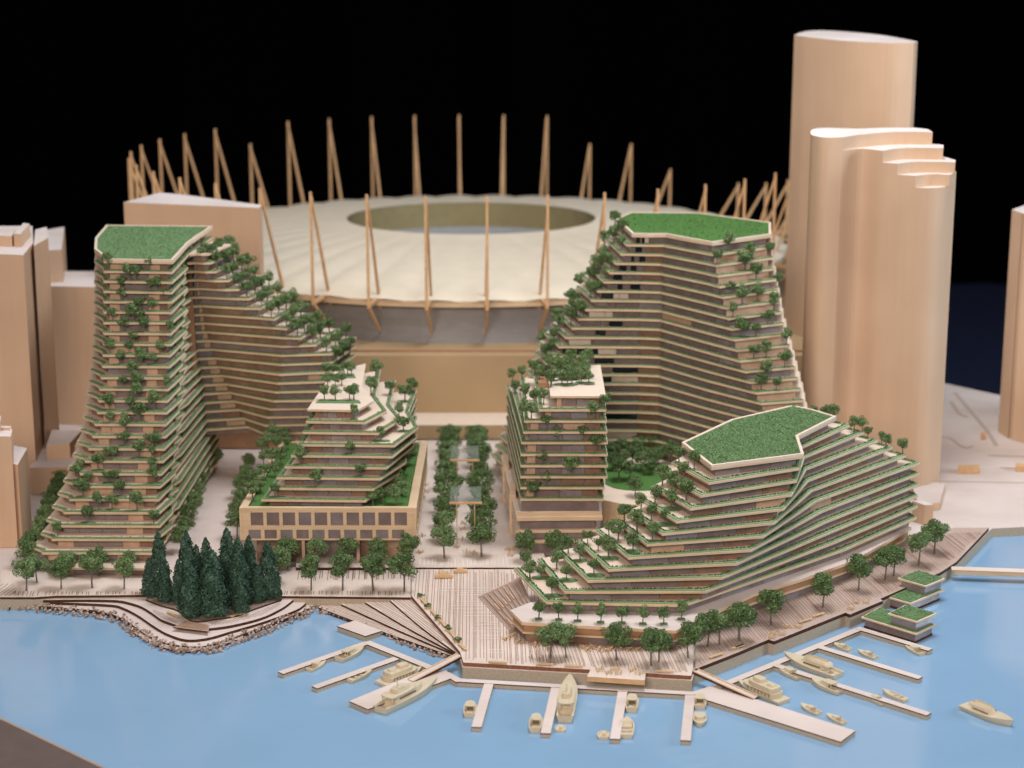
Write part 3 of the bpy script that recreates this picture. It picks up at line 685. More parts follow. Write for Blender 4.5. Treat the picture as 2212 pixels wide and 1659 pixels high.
# ------------------------------------------------------------------ stadium
SX, SY, RA, RB_ = -1.22, 19.6, 9.35, 8.85
stad = thing('stadium', 'oval white-roofed model stadium ringed by slanting wooden masts, with an oval opening', 'stadium')
NL = 40; NA = NL * 8
_a = [2 * math.pi * i / 2000 for i in range(2001)]; _s = [0]
for i in range(2000): _s.append(_s[-1] + math.hypot(10 * (math.cos(_a[i + 1]) - math.cos(_a[i])), 9.4 * (math.sin(_a[i + 1]) - math.sin(_a[i]))))
def ell(t, k=1.0, n=2.0):
    f = ((t / (2 * math.pi)) % 1) * _s[-1]; i = min(1999, int(np.searchsorted(_s, f)))
    c, s = math.cos(_a[i]), math.sin(_a[i])
    return (math.copysign(abs(c) ** (2 / n), c) * k, math.copysign(abs(s) ** (2 / n), s) * k)
HX, HY, HCX, HCY = 3.72, 3.0, -1.22, 19.7
rb = MB(); NRr = 14
for i in range(NA):
    t = 2 * math.pi * i / NA; ex, ey = ell(t)
    lob = abs(math.sin(t * NL / 2))
    for r in range(NRr + 1):
        u = r / NRr
        ox, oy = SX + ex * (RA + .06 * lob), SY + ey * (RB_ + .06 * lob); hx, hy = HCX + HX * math.cos(t), HCY + HY * math.sin(t)
        x, y = hx + (ox - hx) * u, hy + (oy - hy) * u
        z = 3.70 - .62 * u ** 1.25 + .10 * lob ** .8 * (u ** .9) * (1 - .42 * u) + (.05 if r == 0 else 0)
        if r == NRr: z -= .10 * (1 - lob * .2)
        rb.v.append((x, y, z))
for i in range(NA):
    j = (i + 1) % NA
    for r in range(NRr):
        a = i * (NRr + 1) + r; b = j * (NRr + 1) + r; rb.f.append((a, a + 1, b + 1, b)); rb.m.append(0)
rb.build('fabric_roof', M['roof'], stad, smooth=True)
def ringwall(k0, z0, k1, z1, name, m, hole=False, nseg=144):
    b = MB()
    for i in range(nseg):
        t0, t1 = 2 * math.pi * i / nseg, 2 * math.pi * (i + 1) / nseg
        if hole:
            q = lambda t, k: (HCX + HX * k * math.cos(t), HCY + HY * k * math.sin(t))
        else:
            q = lambda t, k: (SX + ell(t)[0] * RA * k, SY + ell(t)[1] * RB_ * k)
        b.face([(*q(t0, k0), z0), (*q(t1, k0), z0), (*q(t1, k1), z1), (*q(t0, k1), z1)])
    return b.build(name, m, stad, smooth=True)
ringwall(1.0, 2.86, 1.0, 3.02, 'rim_beam', M['slab'])
ringwall(.962, 1.84, .962, 2.9, 'outer_wall', M['grey'])
ringwall(.962, 2.9, 1.0, 2.9, 'soffit', M['slab'])
ringwall(1.0, 3.74, 1.02, 2.98, 'opening_wall', M['bowl'], True)
ringwall(1.02, 2.98, .70, 2.62, 'seating_bowl', M['bowlseat'], True)
f = MB(); f.face([(HCX + HX * .7 * math.cos(2 * math.pi * i / 48), HCY + HY * .7 * math.sin(2 * math.pi * i / 48), 2.62) for i in range(48)]); f.build('pitch', M['grey'], stad)
pl = MB(); yf_ = 47.7 - YOFF
def plan(y0, x0=-10, x1=9): return [(x0, y0 + 1.2), (x0 + 1.5, y0), (x1 - 1.5, y0), (x1, y0 + 1.2), (x1, 28), (x0, 28)]
MB().prism(plan(yf_), .36, 1.84, 0, 0).build('plinth', M['mdf'], stad)
MB().prism([(-8.5, yf_ + .38), (7.5, yf_ + .38), (7.5, yf_ + .44), (-8.5, yf_ + .44)], 1.841, 1.90, 0, 0).build('plinth_coping', M['core'], stad)
MB().prism(plan(46.5 - YOFF), 0, .355, 0, 1).build('terrace', [M['woodsh'], M['mdf']], stad)
for i in range(NL):
    t = 2 * math.pi * (i + .38) / NL; ex, ey = ell(t)
    q = lambda k, z: Vector((SX + ex * RA * k, SY + ey * RB_ * k, z))
    side = Vector((-ey, ex, 0)).normalized() * .02
    short = i in (15,)
    pxd = 1106 + FPX * (SX + ex * RA * 1.068) / ((SY + ey * RB_ * 1.068 + YOFF) * CP + (CAMZ - 4) * SP)
    if ey > .25 and ex > .3:
        if 1470 < pxd < 1590: continue      # no mast stands here behind the right tower
        mz = height_at(310 if pxd < 1400 else 365 if pxd < 1500 else 395, SY + ey * RB_ * 1.068)
    elif ey > .0 and ex > .3: mz = 4.6
    else: mz = 5.2 if short else 5.82
    top = q(1.068, mz)
    ms = MB(); ms.bar(q(1.068, 2.92), top, .055, w2=.045); m1 = ms.build('mast', M['mast'], stad)
    MB().bar(q(.965, 2.72), top - Vector((0, 0, .12)) + side, .05, w2=.035).build('raking_leg', M['mast'], m1)
    MB().bar(q(1.068, 2.93), q(.968, 2.12), .05, w2=.04).build('strut', M['mast'], m1)
    MB().bar(q(.975, 3.05), q(1.066, 2.95), .06, w2=.06).build('tie', M['mast'], m1)

# ------------------------------------------------------------------ plain wooden blocks around
def block(name, label, polys, mt='wood', ms='wood', names=None):
    r = thing(name, label, 'model building')
    for i, (p, z0, z1) in enumerate(polys):
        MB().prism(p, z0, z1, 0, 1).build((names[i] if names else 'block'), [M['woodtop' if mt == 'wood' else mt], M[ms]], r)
    return r
z = 9.6
H1 = smooth(PP(cH, [(228, 90), (300, 102), (400, 113), (550, 127), (700, 136), (850, 141), (975, 138)], z), 4) + smooth(PP(cH, [(996, 131), (800, 95), (600, 74), (430, 63), (330, 64), (262, 76)], z), 4)
block('tower_block', 'tallest plain wooden tower with a lens-shaped top, far right behind the stepped tower', [(H1, -.03, z)], names=['shaft'])
def PY(q, Y):
    x, y = cH(*q); dx, dy = (x - 1106) / FPX, -(y - 829.5) / FPX
    return (dx * (Y + YOFF) / (CP + dy * SP), Y), height_at(y, Y)
pc_, z0 = PY((530, 728), 4.55); pv1, z1 = PY((780, 812), 4.45); pv2, z2 = PY((872, 892), 4.25); pv3, z3 = PY((985, 968), 4.08)
pb1, z4 = PY((1085, 1044), 4.02)
Lf = smooth(PP(cH, [(420, 668), (345, 677)], z0) + [PY((331, 694), 5.2)[0], PY((365, 712), 4.75)[0], PY((430, 722), 4.5)[0], pc_], 6)
bul = []
rt3, rt2, rt1, rt0 = (P(*cH(*q), zz) for q, zz in (((1236, 935), z3), ((1233, 870), z2), ((1158, 775), z1), ((1092, 690), z0)))
bk_ = PP(cH, [(1060, 677), (980, 668), (800, 668), (620, 674)], z0)
fc = [Lf[-1], PY((650, 748), 4.82)[0], pv1, pv2, pv3, pb1, PY((1165, 1042), 4.2)[0], PY((1237, 955), 4.75)[0]]
fc = smooth(fc, 6)[1:]
i1, i2, i3 = 6 * 2, 6 * 3, 6 * 4        # indices of the step corners on the curve
front = lambda k: Lf + fc[:k]
full = Lf + fc + [rt2, rt1, rt0] + bk_
t3 = front(i3) + smooth(PP(cH, [(985, 968), (1085, 958), (1198, 962)], z3), 4)[1:] + [fc[-1], rt2, rt1, rt0] + bk_
t2 = front(i2) + smooth(PP(cH, [(872, 892), (1000, 880), (1231, 884)], z2), 4)[1:] + [rt2, rt1, rt0] + bk_
t1 = front(i1) + smooth(PP(cH, [(780, 812), (920, 794), (1157, 797)], z1), 4)[1:] + [rt1, rt0] + bk_
t0 = Lf + smooth(PP(cH, [(530, 728), (640, 712), (850, 695), (1090, 696)], z0), 4)[1:] + bk_
tw = thing('tower_block', 'broad curved wooden tower with a stepped top, right of the tall stepped tower', 'model building')
for p, a, b in ((full, -.03, z4), (t3, z4, z3), (t2, z3, z2), (t1, z2, z1), (t0, z1, z0)):
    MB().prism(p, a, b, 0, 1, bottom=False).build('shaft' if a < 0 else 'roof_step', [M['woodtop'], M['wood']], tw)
MB().prism([P(1968, 1042, .14), P(2042, 1042, .14), P(2030, 1085, .14), P(1985, 1092, .14)], -.03, .14, 0, 1).build('plinth', [M['ply2'], M['wood']], tw)
block('low_block', 'small orange-sided wooden block just past the right end of the front stepped building', [(PP(cR, [(470, 1190), (585, 1228), (662, 1226), (560, 1185)], .42), -.03, .42)])
block('slab_block', 'wide plain wooden slab block standing behind the left stepped tower', [([P(267, 437, 5.6), P(559, 449, 5.6), P(566, 443, 5.6), P(402, 421, 5.6), P(345, 416, 5.6)], -.03, 5.6)])
zz = 5.36
block('tower_block', 'pale wooden tower with stepped rooftop boxes at the left edge', [
    ([P(-60, 546, zz), P(50, 551, zz), P(72, 524, zz), P(70, 488, zz), P(-60, 488, zz)], -.03, zz),
    ([P(-60, 530, zz), P(27, 533, zz), P(34, 519, zz), P(-60, 518, zz)], zz, zz + .24), ([P(31, 533, zz), P(46, 534, zz), P(66, 511, zz), P(52, 509, zz)], zz, zz + .30)], names=['shaft', 'roof_box', 'roof_box'])
block('fin_block', 'narrow upright wooden fin right beside the far-left tower', [([P(73, 531, 5.38), P(98, 517, 5.38), P(104, 513, 5.38), P(101, 490, 5.38), P(76, 496, 5.38)], -.03, 5.38)])
block('tower_block', 'small distant wooden block peeping out behind the far-left fin', [([P(96, 541, 4.4), P(133, 539, 4.4), P(139, 490, 4.4), P(96, 497, 4.4)], -.03, 4.4)])
block('low_block', 'wide low wooden block between the far-left tower and the stepped tower', [([P(92, 618, 3.56), P(215, 620, 3.56), P(230, 586, 3.56), P(92, 586, 3.56)], -.03, 3.56)])
block('low_block', 'two-step low wooden block at the foot of the far-left tower', [
    ([P(64, 1010, .6), P(156, 1008, .6), P(190, 960, .6), P(85, 955, .6)], -.03, .6), ([P(100, 962, .95), P(150, 958, .95), P(176, 930, .95), P(112, 928, .95)], .6, .95), ([P(162, 975, .75), P(186, 950, .75), P(196, 955, .75), P(180, 980, .75)], .6, .9)])
block('tower_block', 'lowest pale wooden block cut by the left frame edge, with a rod on top', [
    ([P(-60, 942, 2.36), P(23, 943, 2.36), P(26, 932, 2.36), P(24, 920, 2.36), P(-60, 918, 2.36)], -.03, 2.36), ([P(-40, 930, 2.36), P(22, 930, 2.36), P(22, 926, 2.36), P(-40, 926, 2.36)], 2.36, 2.42), ([P(-40, 935, 2.36), P(2, 936, 2.36), P(4, 925, 2.36), P(-40, 925, 2.36)], 2.42, 2.62)], names=['shaft', 'roof_rod', 'roof_box'])
block('tower_block', 'second low wooden block tucked behind the block cut by the left frame edge', [([P(27, 1002, 1.72), P(38, 1004, 1.72), P(59, 968, 1.72), P(30, 962, 1.72)], -.03, 1.72)])
block('tower_block', 'tall wooden block cut by the right edge of the frame', [([P(2156, 930, 0), P(2178, 944, 0), (P(2178, 944, 0)[0], P(2178, 944, 0)[1] + .12), P(2186, 947, 0), P(2420, 1010, 0), P(2420, 900, 0), P(2200, 905, 0)], -.03, 5.62)])
block('tiny_block', 'tiny wooden block lying alone on the pale right ground', [([P(2070, 1012, .1), P(2116, 1012, .1), P(2116, 1004, .1), P(2070, 1004, .1)], -.03, .1)], 'mast', 'mast')
block('tiny_block', 'tiny wooden block near the right frame edge beyond the road line', [([P(2194, 1008, .09), P(2240, 1010, .09), P(2240, 1002, .09), P(2194, 1000, .09)], -.03, .09)], 'mast', 'mast')
block('tiny_block', 'tiny cube beside the diagonal road line on the far right ground', [([P(2119, 939, .1), P(2129, 939, .1), P(2129, 933, .1), P(2119, 933, .1)], -.03, .1)], 'mast', 'mast')
gm = MB()
def road(pts, w):
    pts = [Vector(P(x, y, -.036)) for x, y in pts]
    for a, b in zip(pts, pts[1:]):
        d = (b - a).normalized(); nn = Vector((-d.y, d.x)) * w / 2
        gm.face([(*(a - nn), -.0315), (*(b - nn), -.0315), (*(b + nn), -.0315), (*(a + nn), -.0315)])
road([(2030, 1040), (2212, 1043), (2400, 1044)], .07); road([(2134, 984), (2260, 988)], .12); road([(2062, 848), (2130, 928), (2148, 955), (2152, 964)], .12)
road([(2030, 944), (2052, 946), (2072, 962), (2088, 969), (2102, 964)], .10); road([(2054, 868), (2072, 895), (2090, 902)], .12); road([(2160, 1010), (2194, 1012)], .1)
stuff(gm.build('road_groove', M['groove'], bpy.data.objects['ground']))

# ------------------------------------------------------------------ docks
DZ_ = -.15
def strip(a, b, w, z, parent, name, th=.045, m=('ply2', 'burn'), under=True):
    a, b = Vector(a), Vector(b); d = (b - a).normalized(); nn = Vector((-d.y, d.x)) * w / 2
    p = [a - nn, b - nn, b + nn, a + nn]
    o = MB().prism(p, z - .022, z, 0, 1).build(name, [M[m[0]], M[m[1]]], parent)
    if under: MB().prism(inset(ccw(p), .004), WZ - .02, z - .0225, 0, 0).build('float', M['corkwall'], o)
    return o
def dk(x, y): return P(x, y, DZ_)
def quad(pts, z, parent, name):
    o = MB().prism(pts, z - .022, z, 0, 1).build(name, [M['ply2'], M['burn']], parent)
    MB().prism(inset(ccw(pts), .004), WZ - .02, z - .0225, 0, 0).build('float', M['corkwall'], o); return o
ld = thing('floating_dock', 'forked floating dock with two long fingers, left of the gangway', 'dock')
j1 = dk(*c4(784, 848)); strip(dk(*c4(112, 1083)), j1, .155, DZ_, ld, 'finger')
strip(dk(*c4(372, 1193)), dk(*c4(1005, 968)), .155, DZ_ - .003, ld, 'finger')
strip(dk(*c4(775, 845)), dk(*c4(1290, 1052)), .155, DZ_ + .003, ld, 'walkway')
fd_ = thing('floating_dock', 'long front floating dock with four narrow fingers along the plaza quay', 'dock')
quad([dk(*c4(640, 1303)), dk(*c4(785, 1366)), dk(*c4(1425, 1128)), dk(*c4(1395, 1065)), dk(*c4(1180, 1080))], DZ_ + .004, fd_, 'pier_head')
strip(dk(*c4(1385, 1085)), dk(*c4(1495, 1148)), .15, DZ_, fd_, 'walkway')
strip(dk(*c4(1480, 1140)), dk(*c6(1725, 1243)), .15, DZ_ + .003, fd_, 'walkway')
for a, b in ((c6(140, 1158), c6(42, 1500)), (c6(655, 1195), c6(575, 1548)), (c6(1170, 1225), c6(1110, 1592)), (c6(1690, 1248), c6(1655, 1603))):
    strip(dk(*a), dk(*b), .165, DZ_ - .003, fd_, 'finger')
quad([dk(1493, 1496), dk(1538, 1481), dk(1848, 1579), dk(1816, 1603), dk(1528, 1513)], DZ_ + .004, fd_, 'pier_head')
rdk = thing('floating_dock', 'right floating dock with three long fingers reaching toward the open water', 'dock')
strip(dk(1545, 1486), dk(*c7(935, 903)), .15, DZ_, rdk, 'walkway')
for a, b in ((c7(925, 893), c7(1490, 1063)), (c7(635, 1040), c7(1412, 1280)), (c7(290, 1178), c7(1478, 1560))): strip(dk(*a), dk(*b), .15, DZ_ + .003, rdk, 'finger')
o = quad([dk(*c4(548, 730)), dk(*c4(690, 685)), dk(*c4(890, 768)), dk(*c4(765, 808))], -.13, None, 'floating_platform'); tag(o, 'square pale floating platform moored against the riprap below the wide steps', 'platform')
def gangway(a, b, za, zb_, w, label):
    A, B = Vector((*P(*a, za), za)), Vector((*P(*b, zb_), zb_)); d = (B - A); nn = Vector((-d.y, d.x, 0)).normalized() * w / 2
    r = thing('gangway', label, 'gangway'); mb = MB(); p = [A - nn, B - nn, B + nn, A + nn]
    up_ = [v + Vector((0, 0, .0)) for v in p]; dn = [v - Vector((0, 0, .04)) for v in p]
    mb.v = [tuple(v) for v in dn + up_]; mb.f = [(3, 2, 1, 0), (4, 5, 6, 7)] + [(i, (i + 1) % 4, 4 + (i + 1) % 4, 4 + i) for i in range(4)]; mb.m = [1, 0, 1, 1, 1, 1]
    mb.build('ramp', [M['ply2'], M['burn']], r)
    for s in (-1, 1):
        MB().bar(A + nn * s * .93 + Vector((0, 0, .012)), B + nn * s * .93 + Vector((0, 0, .012)), .012).build('kerb', M['slab'], r)
gangway(c4(1496, 945), c4(1115, 1142), .0, -.135, .15, 'left gangway ramp from the plaza corner down to the pier head')
gangway(c6(1728, 1066), c6(2195, 1276), .0, -.135, .14, 'right gangway ramp from the quay corner down to the right pier head')
fb = thing('footbridge', 'long flat footbridge crossing the water to the right frame edge', 'bridge')
strip(P(2055, 1227, .0), P(2500, 1243, .0), .22, .0, fb, 'deck', under=False, m=('ply', 'mast'))
MB().prism([P(2062, 1234, -.03), P(2500, 1250, -.03), P(2500, 1246, -.03), P(2062, 1230, -.03)], -.10, -.024, 0, 0).build('beam', M['slab'], fb)

# ------------------------------------------------------------------ floating pavilions
def pavilion(label, lowroof, uproof, zl, zu, lowbody_dy):
    r = thing('floating_pavilion', label, 'pavilion')
    pl_, pu = ccw(PP(c7, lowroof, zl)), ccw(PP(c7, uproof, zu))
    for nm, p, z, zb__ in (('lower_roof', pl_, zl, WZ - .02), ('upper_roof', pu, zu, zl)):
        o = MB().prism(p, z - .03, z, 0, 1).build(nm, [M['woodsh'], M['slab']], r)
        tb = MB(); ip = inset(p, .035); tb.prism(ip, z, z + .014, 0, 0, bottom=False); rr = random.Random(len(label))
        xs = [q[0] for q in ip]; ys = [q[1] for q in ip]
        for k in range(1500):
            q = (rr.uniform(min(xs), max(xs)), rr.uniform(min(ys), max(ys)))
            if not inside(q, ip): continue
            if nm == 'lower_roof' and inside(q, pu): continue
            s = rr.uniform(.012, .026); a = rr.random() * 6.3
            tb.face([(q[0] + s * math.cos(a), q[1] + s * math.sin(a), z + .012), (q[0] - s * math.cos(a), q[1] - s * math.sin(a), z + .012), (q[0] + rr.uniform(-.02, .02), q[1] + rr.uniform(-.02, .02), z + .018 + s * .6 * rr.random())], 1)
        tb.build('turf', [M['flock'], M['turf']], o)
        MB().prism(inset(p, .055), zb__ + (.003 if nm == 'upper_roof' else .04), z - .032, 0, 0).build('glazing', M['glassl' if nm == 'upper_roof' else 'glass'], r)
    MB().prism(inset(pl_, .045), WZ - .02, WZ + .039, 0, 0).build('pontoon', M['burn'], r)
pavilion('back floating pavilion with two stacked turf roofs beside the footbridge', [(1104, 641), (1232, 578), (1603, 597), (1340, 706)], [(1237, 510), (1390, 447), (1603, 513), (1457, 573)], -.02, .19, 90)
pavilion('front floating pavilion with two stacked turf roofs beside the right dock', [(955, 810), (1095, 735), (1536, 868), (1382, 941)], [(1162, 782), (1300, 714), (1540, 782), (1388, 848)], -.02, .19, 90)

# ------------------------------------------------------------------ boats
def hull_mesh(L, B, H, cock=None, blunt=0.0, sheer=.45, n=16):
    mb = MB(); st = []
    for i in range(n + 1):
        t = i / n
        f = 1 if t < .45 else max(0, 1 - ((t - .45) / .55) ** (2.3 + blunt * 2))
        if blunt and t > .9: f = max(f, blunt * .5)
        w = B / 2 * (.86 + .14 * min(1, t / .4)) * f + .0015
        z = H * (1 + sheer * t * t); x = t * L
        ck = cock and cock[0] <= t <= cock[1]
        zf = z - H * .55 if ck else z + H * .02
        wi = w * (.80 if ck else .7)
        k = len(mb.v)
        xb = x * (1 - .08 * t) + L * .01
        mb.v += [(xb, -w * .72, -.02), (x, -w, z), (x, -wi, z), (x, -wi * .96, zf), (x, wi * .96, zf), (x, wi, z), (x, w, z), (xb, w * .72, -.02)]
        st.append(k)
    for a, b in zip(st, st[1:]):
        for q in range(7): mb.f.append((a + q, a + q + 1, b + q + 1, b + q)[::-1]); mb.m.append(0)
    mb.f.append(tuple(st[0] + q for q in range(8))[::-1]); mb.m.append(0)
    mb.f.append(tuple(st[-1] + q for q in range(8))); mb.m.append(0)
    return mb
def oval(x0, x1, w, front=.35, back=.08, n=7):
    pts = []; l = x1 - x0
    fr, bk2 = l * front, l * back
    for i in range(n + 1):
        a = -math.pi / 2 + math.pi * i / n; pts.append((x1 - fr + fr * math.cos(a), w / 2 * math.sin(a)))
    for i in range(n + 1):
        a = math.pi / 2 + math.pi * i / n; pts.append((x0 + bk2 + bk2 * math.cos(a), w / 2 * math.sin(a)))
    return pts
def shrink(p, kx, ky, dx=0):
    cx = sum(q[0] for q in p) / len(p); return [(cx + (x - cx) * kx + dx, y * ky) for x, y in p]
def boat(kind, c, stern, bow, label, group=None, beam=None):
    A, B_ = Vector(P(*c(*stern), WZ)), Vector(P(*c(*bow), WZ))
    k = dict(tub=.70, yacht=.88, dinghy=.62, ferry=.92).get(kind, .92)      # the seen outline includes the boat's height
    mid = (A + B_) / 2; A, B_ = mid + (A - mid) * (k * .9 + .1), mid + (B_ - mid) * k; L = (B_ - A).length
    if kind == 'tub': beam = .225
    r = thing(dict(yacht='motor_yacht', ferry='passenger_boat', cruiser='cabin_cruiser', sleek='motor_yacht', sport='speedboat', skiff='skiff', dinghy='dinghy', tub='motor_boat')[kind], label, 'boat', (A.x, A.y, WZ), math.atan2(B_.y - A.y, B_.x - A.x), group)
    m, dkm = M['resin'], M['resinshade']
    if kind == 'yacht':
        B = beam or L * .27; H = L * .075
        hull_mesh(L, B, H, (.03, .16)).build('hull', m, r)
        p = oval(L * .17, L * .70, B * .74); MB().frustum(p, H * 1.0, shrink(p, .93, .86), H * 1.95).build('saloon', m, r)
        p2 = oval(L * .10, L * .58, B * .80); MB().prism(p2, H * 1.95, H * 2.12).build('upper_deck', m, r)
        for s in (-1, 1):
            MB().bar((L * .13, s * B * .3, H), (L * .13, s * B * .3, H * 1.95), L * .008).build('post', m, r)
            w_ = MB(); w_.prism([(L * .24, s * B * .353), (L * .52, s * B * .353), (L * .52, s * B * .345), (L * .24, s * B * .345)], H * 1.3, H * 1.62); w_.build('window', dkm, r)
        p3 = oval(L * .22, L * .50, B * .5); MB().frustum(p3, H * 2.12, shrink(p3, .8, .8, -L * .02), H * 2.75).build('flybridge', m, r)
        MB().prism([(L * .27, -B * .2), (L * .36, -B * .2), (L * .36, B * .2), (L * .27, B * .2)], H * 2.75, H * 2.85).build('radar_arch', m, r)
        MB().bar((L * .31, 0, H * 2.8), (L * .29, 0, H * 3.8), L * .007).build('mast', m, r)
    elif kind == 'ferry':
        B = beam or L * .30; H = L * .06
        hull_mesh(L, B, H, None).build('hull', m, r)
        p = oval(L * .10, L * .86, B * .86, .3); MB().frustum(p, H, shrink(p, .98, .97), H * 2.3).build('main_deck', m, r)
        p2 = oval(L * .14, L * .74, B * .76, .3); MB().frustum(p2, H * 2.3, shrink(p2, .97, .95), H * 3.5).build('upper_deck', m, r)
        p3 = oval(L * .42, L * .66, B * .5, .4); MB().frustum(p3, H * 3.5, shrink(p3, .85, .85), H * 4.5).build('wheelhouse', m, r)
        p4 = oval(L * .20, L * .36, B * .36, .2); MB().frustum(p4, H * 3.5, shrink(p4, .8, .8), H * 4.1).build('funnel', m, r)
        for s in (-1, 1):
            for i in range(7):
                x = L * (.20 + .075 * i); MB().box(x, s * B * .415, H * 1.25, L * .012, B * .05, H * .9).build('window_post', dkm, r)
            MB().box(L * .44, s * B * .40, H * 2.05, L * .5, B * .10, H * .08).build('rail', dkm, r)
    elif kind in ('cruiser', 'sport'):
        B = beam or L * .36; H = L * .11
        hull_mesh(L, B, H, (.05, .36)).build('hull', m, r)
        p = oval(L * .34, L * .72, B * .66, .5); MB().frustum(p, H * 1.05, shrink(p, .72, .85, -L * .05), H * 1.9).build('cabin', m, r)
        MB().box(L * .345, 0, H * .62, L * .012, B * .3, H * .95).build('cabin_door', dkm, r)
        if kind == 'cruiser':
            p2 = oval(L * .20, L * .56, B * .66, .3); MB().prism(p2, H * 1.92, H * 2.1).build('hardtop', m, r)
            for s in (-1, 1): MB().bar((L * .23, s * B * .27, H * .9), (L * .26, s * B * .27, H * 1.95), L * .012).build('post', m, r)
        else:
            MB().frustum([(L * .30, -B * .3), (L * .34, -B * .3), (L * .34, B * .3), (L * .30, B * .3)], H * 1.0, [(L * .24, -B * .26), (L * .26, -B * .26), (L * .26, B * .26), (L * .24, B * .26)], H * 2.2).build('arch', m, r)
    elif kind == 'sleek':
        B = beam or L * .25; H = L * .07
        hull_mesh(L, B, H, (.04, .2), sheer=.8).build('hull', m, r)
        p = oval(L * .2, L * .70, B * .66, .6); MB().frustum(p, H * 1.1, shrink(p, .86, .9, -L * .03), H * 1.9).build('saloon', m, r)
        p2 = oval(L * .13, L * .63, B * .6, .55, .1); MB().frustum(p2, H * 1.92, shrink(p2, .93, .95), H * 2.25).build('upper_deck', m, r)
        ip = shrink(p2, .8, .66, L * .02); o2 = shrink(p2, .93, .95); rg = MB()
        for i in range(len(ip)):
            j = (i + 1) % len(ip); rg.face([(*o2[i], H * 2.25), (*o2[j], H * 2.25), (*ip[j], H * 2.75), (*ip[i], H * 2.75)]); rg.face([(*ip[i], H * 2.75), (*ip[j], H * 2.75), (*shrink(p2, .76, .6, L * .02)[j], H * 2.26), (*shrink(p2, .76, .6, L * .02)[i], H * 2.26)])
        rg.build('coaming', m, r)
        for s in (-1, 1): MB().box(L * .42, s * B * .318, H * 1.35, L * .30, B * .02, H * .3).build('window', dkm, r)
    elif kind == 'tub':
        B = beam or L * .46; H = L * .15
        hull_mesh(L, B, H, (.06, .44), blunt=.75, sheer=.12).build('hull', m, r)
        p = oval(L * .42, L * .84, B * .74, .45); MB().frustum(p, H * 1.0, shrink(p, .86, .88, -L * .02), H * 1.75).build('cabin', m, r)
        p2 = oval(L * .30, L * .80, B * .74, .4, .1); MB().prism(p2, H * 1.76, H * 1.92).build('hardtop', m, r)
        MB().box(L * .425, 0, H * .6, L * .012, B * .5, H * 1.05).build('cabin_opening', dkm, r)
        for s in (-1, 1): MB().bar((L * .33, s * B * .31, H * .9), (L * .33, s * B * .31, H * 1.77), L * .014).build('post', m, r)
        MB().box(L * .2, 0, H * .45, L * .1, B * .5, H * .35).build('seat', m, r)
    elif kind == 'skiff':
        B = beam or L * .30; H = L * .11
        hull_mesh(L, B, H, (.14, .7)).build('hull', m, r)
        for x in (.3, .5): MB().box(L * x, 0, H * .85, L * .05, B * .74, H * .12).build('thwart', m, r)
    else:
        B = beam or L * .85; H = L * .2
        hull_mesh(L, B, H, (.15, .75), blunt=.8, sheer=.1).build('hull', m, r)
        MB().box(L * .45, 0, H * .5, L * .2, B * .3, H * .9).build('console', m, r)
    return r
G = 'boats moored at the floating docks'
boat('sport', c4, (328, 1078), (468, 1003), 'small motor boat moored innermost on the outer left dock finger', G)
boat('cruiser', c4, (552, 1003), (766, 906), 'cabin cruiser in the angle of the left dock, nearer the corner', G)
boat('skiff', c4, (636, 1166), (828, 1080), 'slim open skiff floating beside the second left dock finger', G)
boat('ferry', c4, (868, 1192), (1215, 1062), 'three-tier passenger boat between left dock and left gangway', G, .34)
boat('yacht', c4, (850, 1412), (1352, 1160), 'largest motor yacht with high flybridge beside the left pier head', G, .36)
boat('tub', c4, (1566, 1448), (1582, 1318), 'stubby cabin boat left of the first front dock finger', G)
boat('tub', c6, (490, 1568), (512, 1418), 'stubby cabin boat left of the second front dock finger', G)
boat('yacht', c6, (722, 1490), (768, 1140), 'long motor yacht berthed bow-first right of the second front finger', G, .33)
boat('dinghy', c6, (688, 1555), (692, 1492), 'tiny round dinghy floating just behind the long bow-first yacht', G)
boat('dinghy', c6, (1020, 1612), (1024, 1538), 'tiny round dinghy left of the third front finger', G)
boat('skiff', c6, (1196, 1598), (1204, 1456), 'pointed open skiff at the end of the third front finger', G, .26)
boat('tub', c6, (1236, 1412), (1248, 1268), 'stubby cabin boat tied midway on the third front finger', G)
boat('tub', c6, (1764, 1385), (1766, 1262), 'small motor boat nearest the quay on the fourth front finger', G)
boat('tub', c6, (1766, 1400), (1764, 1526), 'small motor boat farther out on the fourth front finger', G)
boat('ferry', c7, (375, 1488), (-10, 1322), 'three-tier passenger boat beside the right gangway', G, .35)
boat('sport', c7, (492, 1300), (296, 1208), 'small motor boat between passenger boat and third right finger', G)
boat('sleek', c7, (800, 1288), (340, 1130), 'large sleek yacht with swept coaming between two right dock fingers', G, .36)
boat('sport', c7, (878, 1080), (730, 1024), 'small motor boat innermost on the upper right dock berth', G)
boat('sport', c7, (1076, 1140), (922, 1080), 'small motor boat second along the upper right dock berth', G)
boat('sport', c7, (1436, 1112), (1282, 1036), 'small motor boat near the tip of the uppermost right finger', G)
boat('cruiser', c7, (806, 1412), (556, 1308), 'cabin cruiser on the near side of the third right finger', G)
boat('sport', c7, (1142, 1500), (976, 1415), 'low motor boat crossing in front of the third right finger', G)
boat('skiff', c7, (1312, 1472), (1108, 1393), 'slim skiff behind the third right finger near its tip', G)
boat('sport', c7, (636, 1572), (480, 1496), 'small motor boat nearest the middle of the right pier head', G)
boat('sport', c7, (832, 1644), (680, 1574), 'small motor boat near the outer end of the right pier head', G)
boat('sleek', c7, (1735, 1500), (2145, 1668), 'lone motor yacht out on open water at the lower right', None, .34)
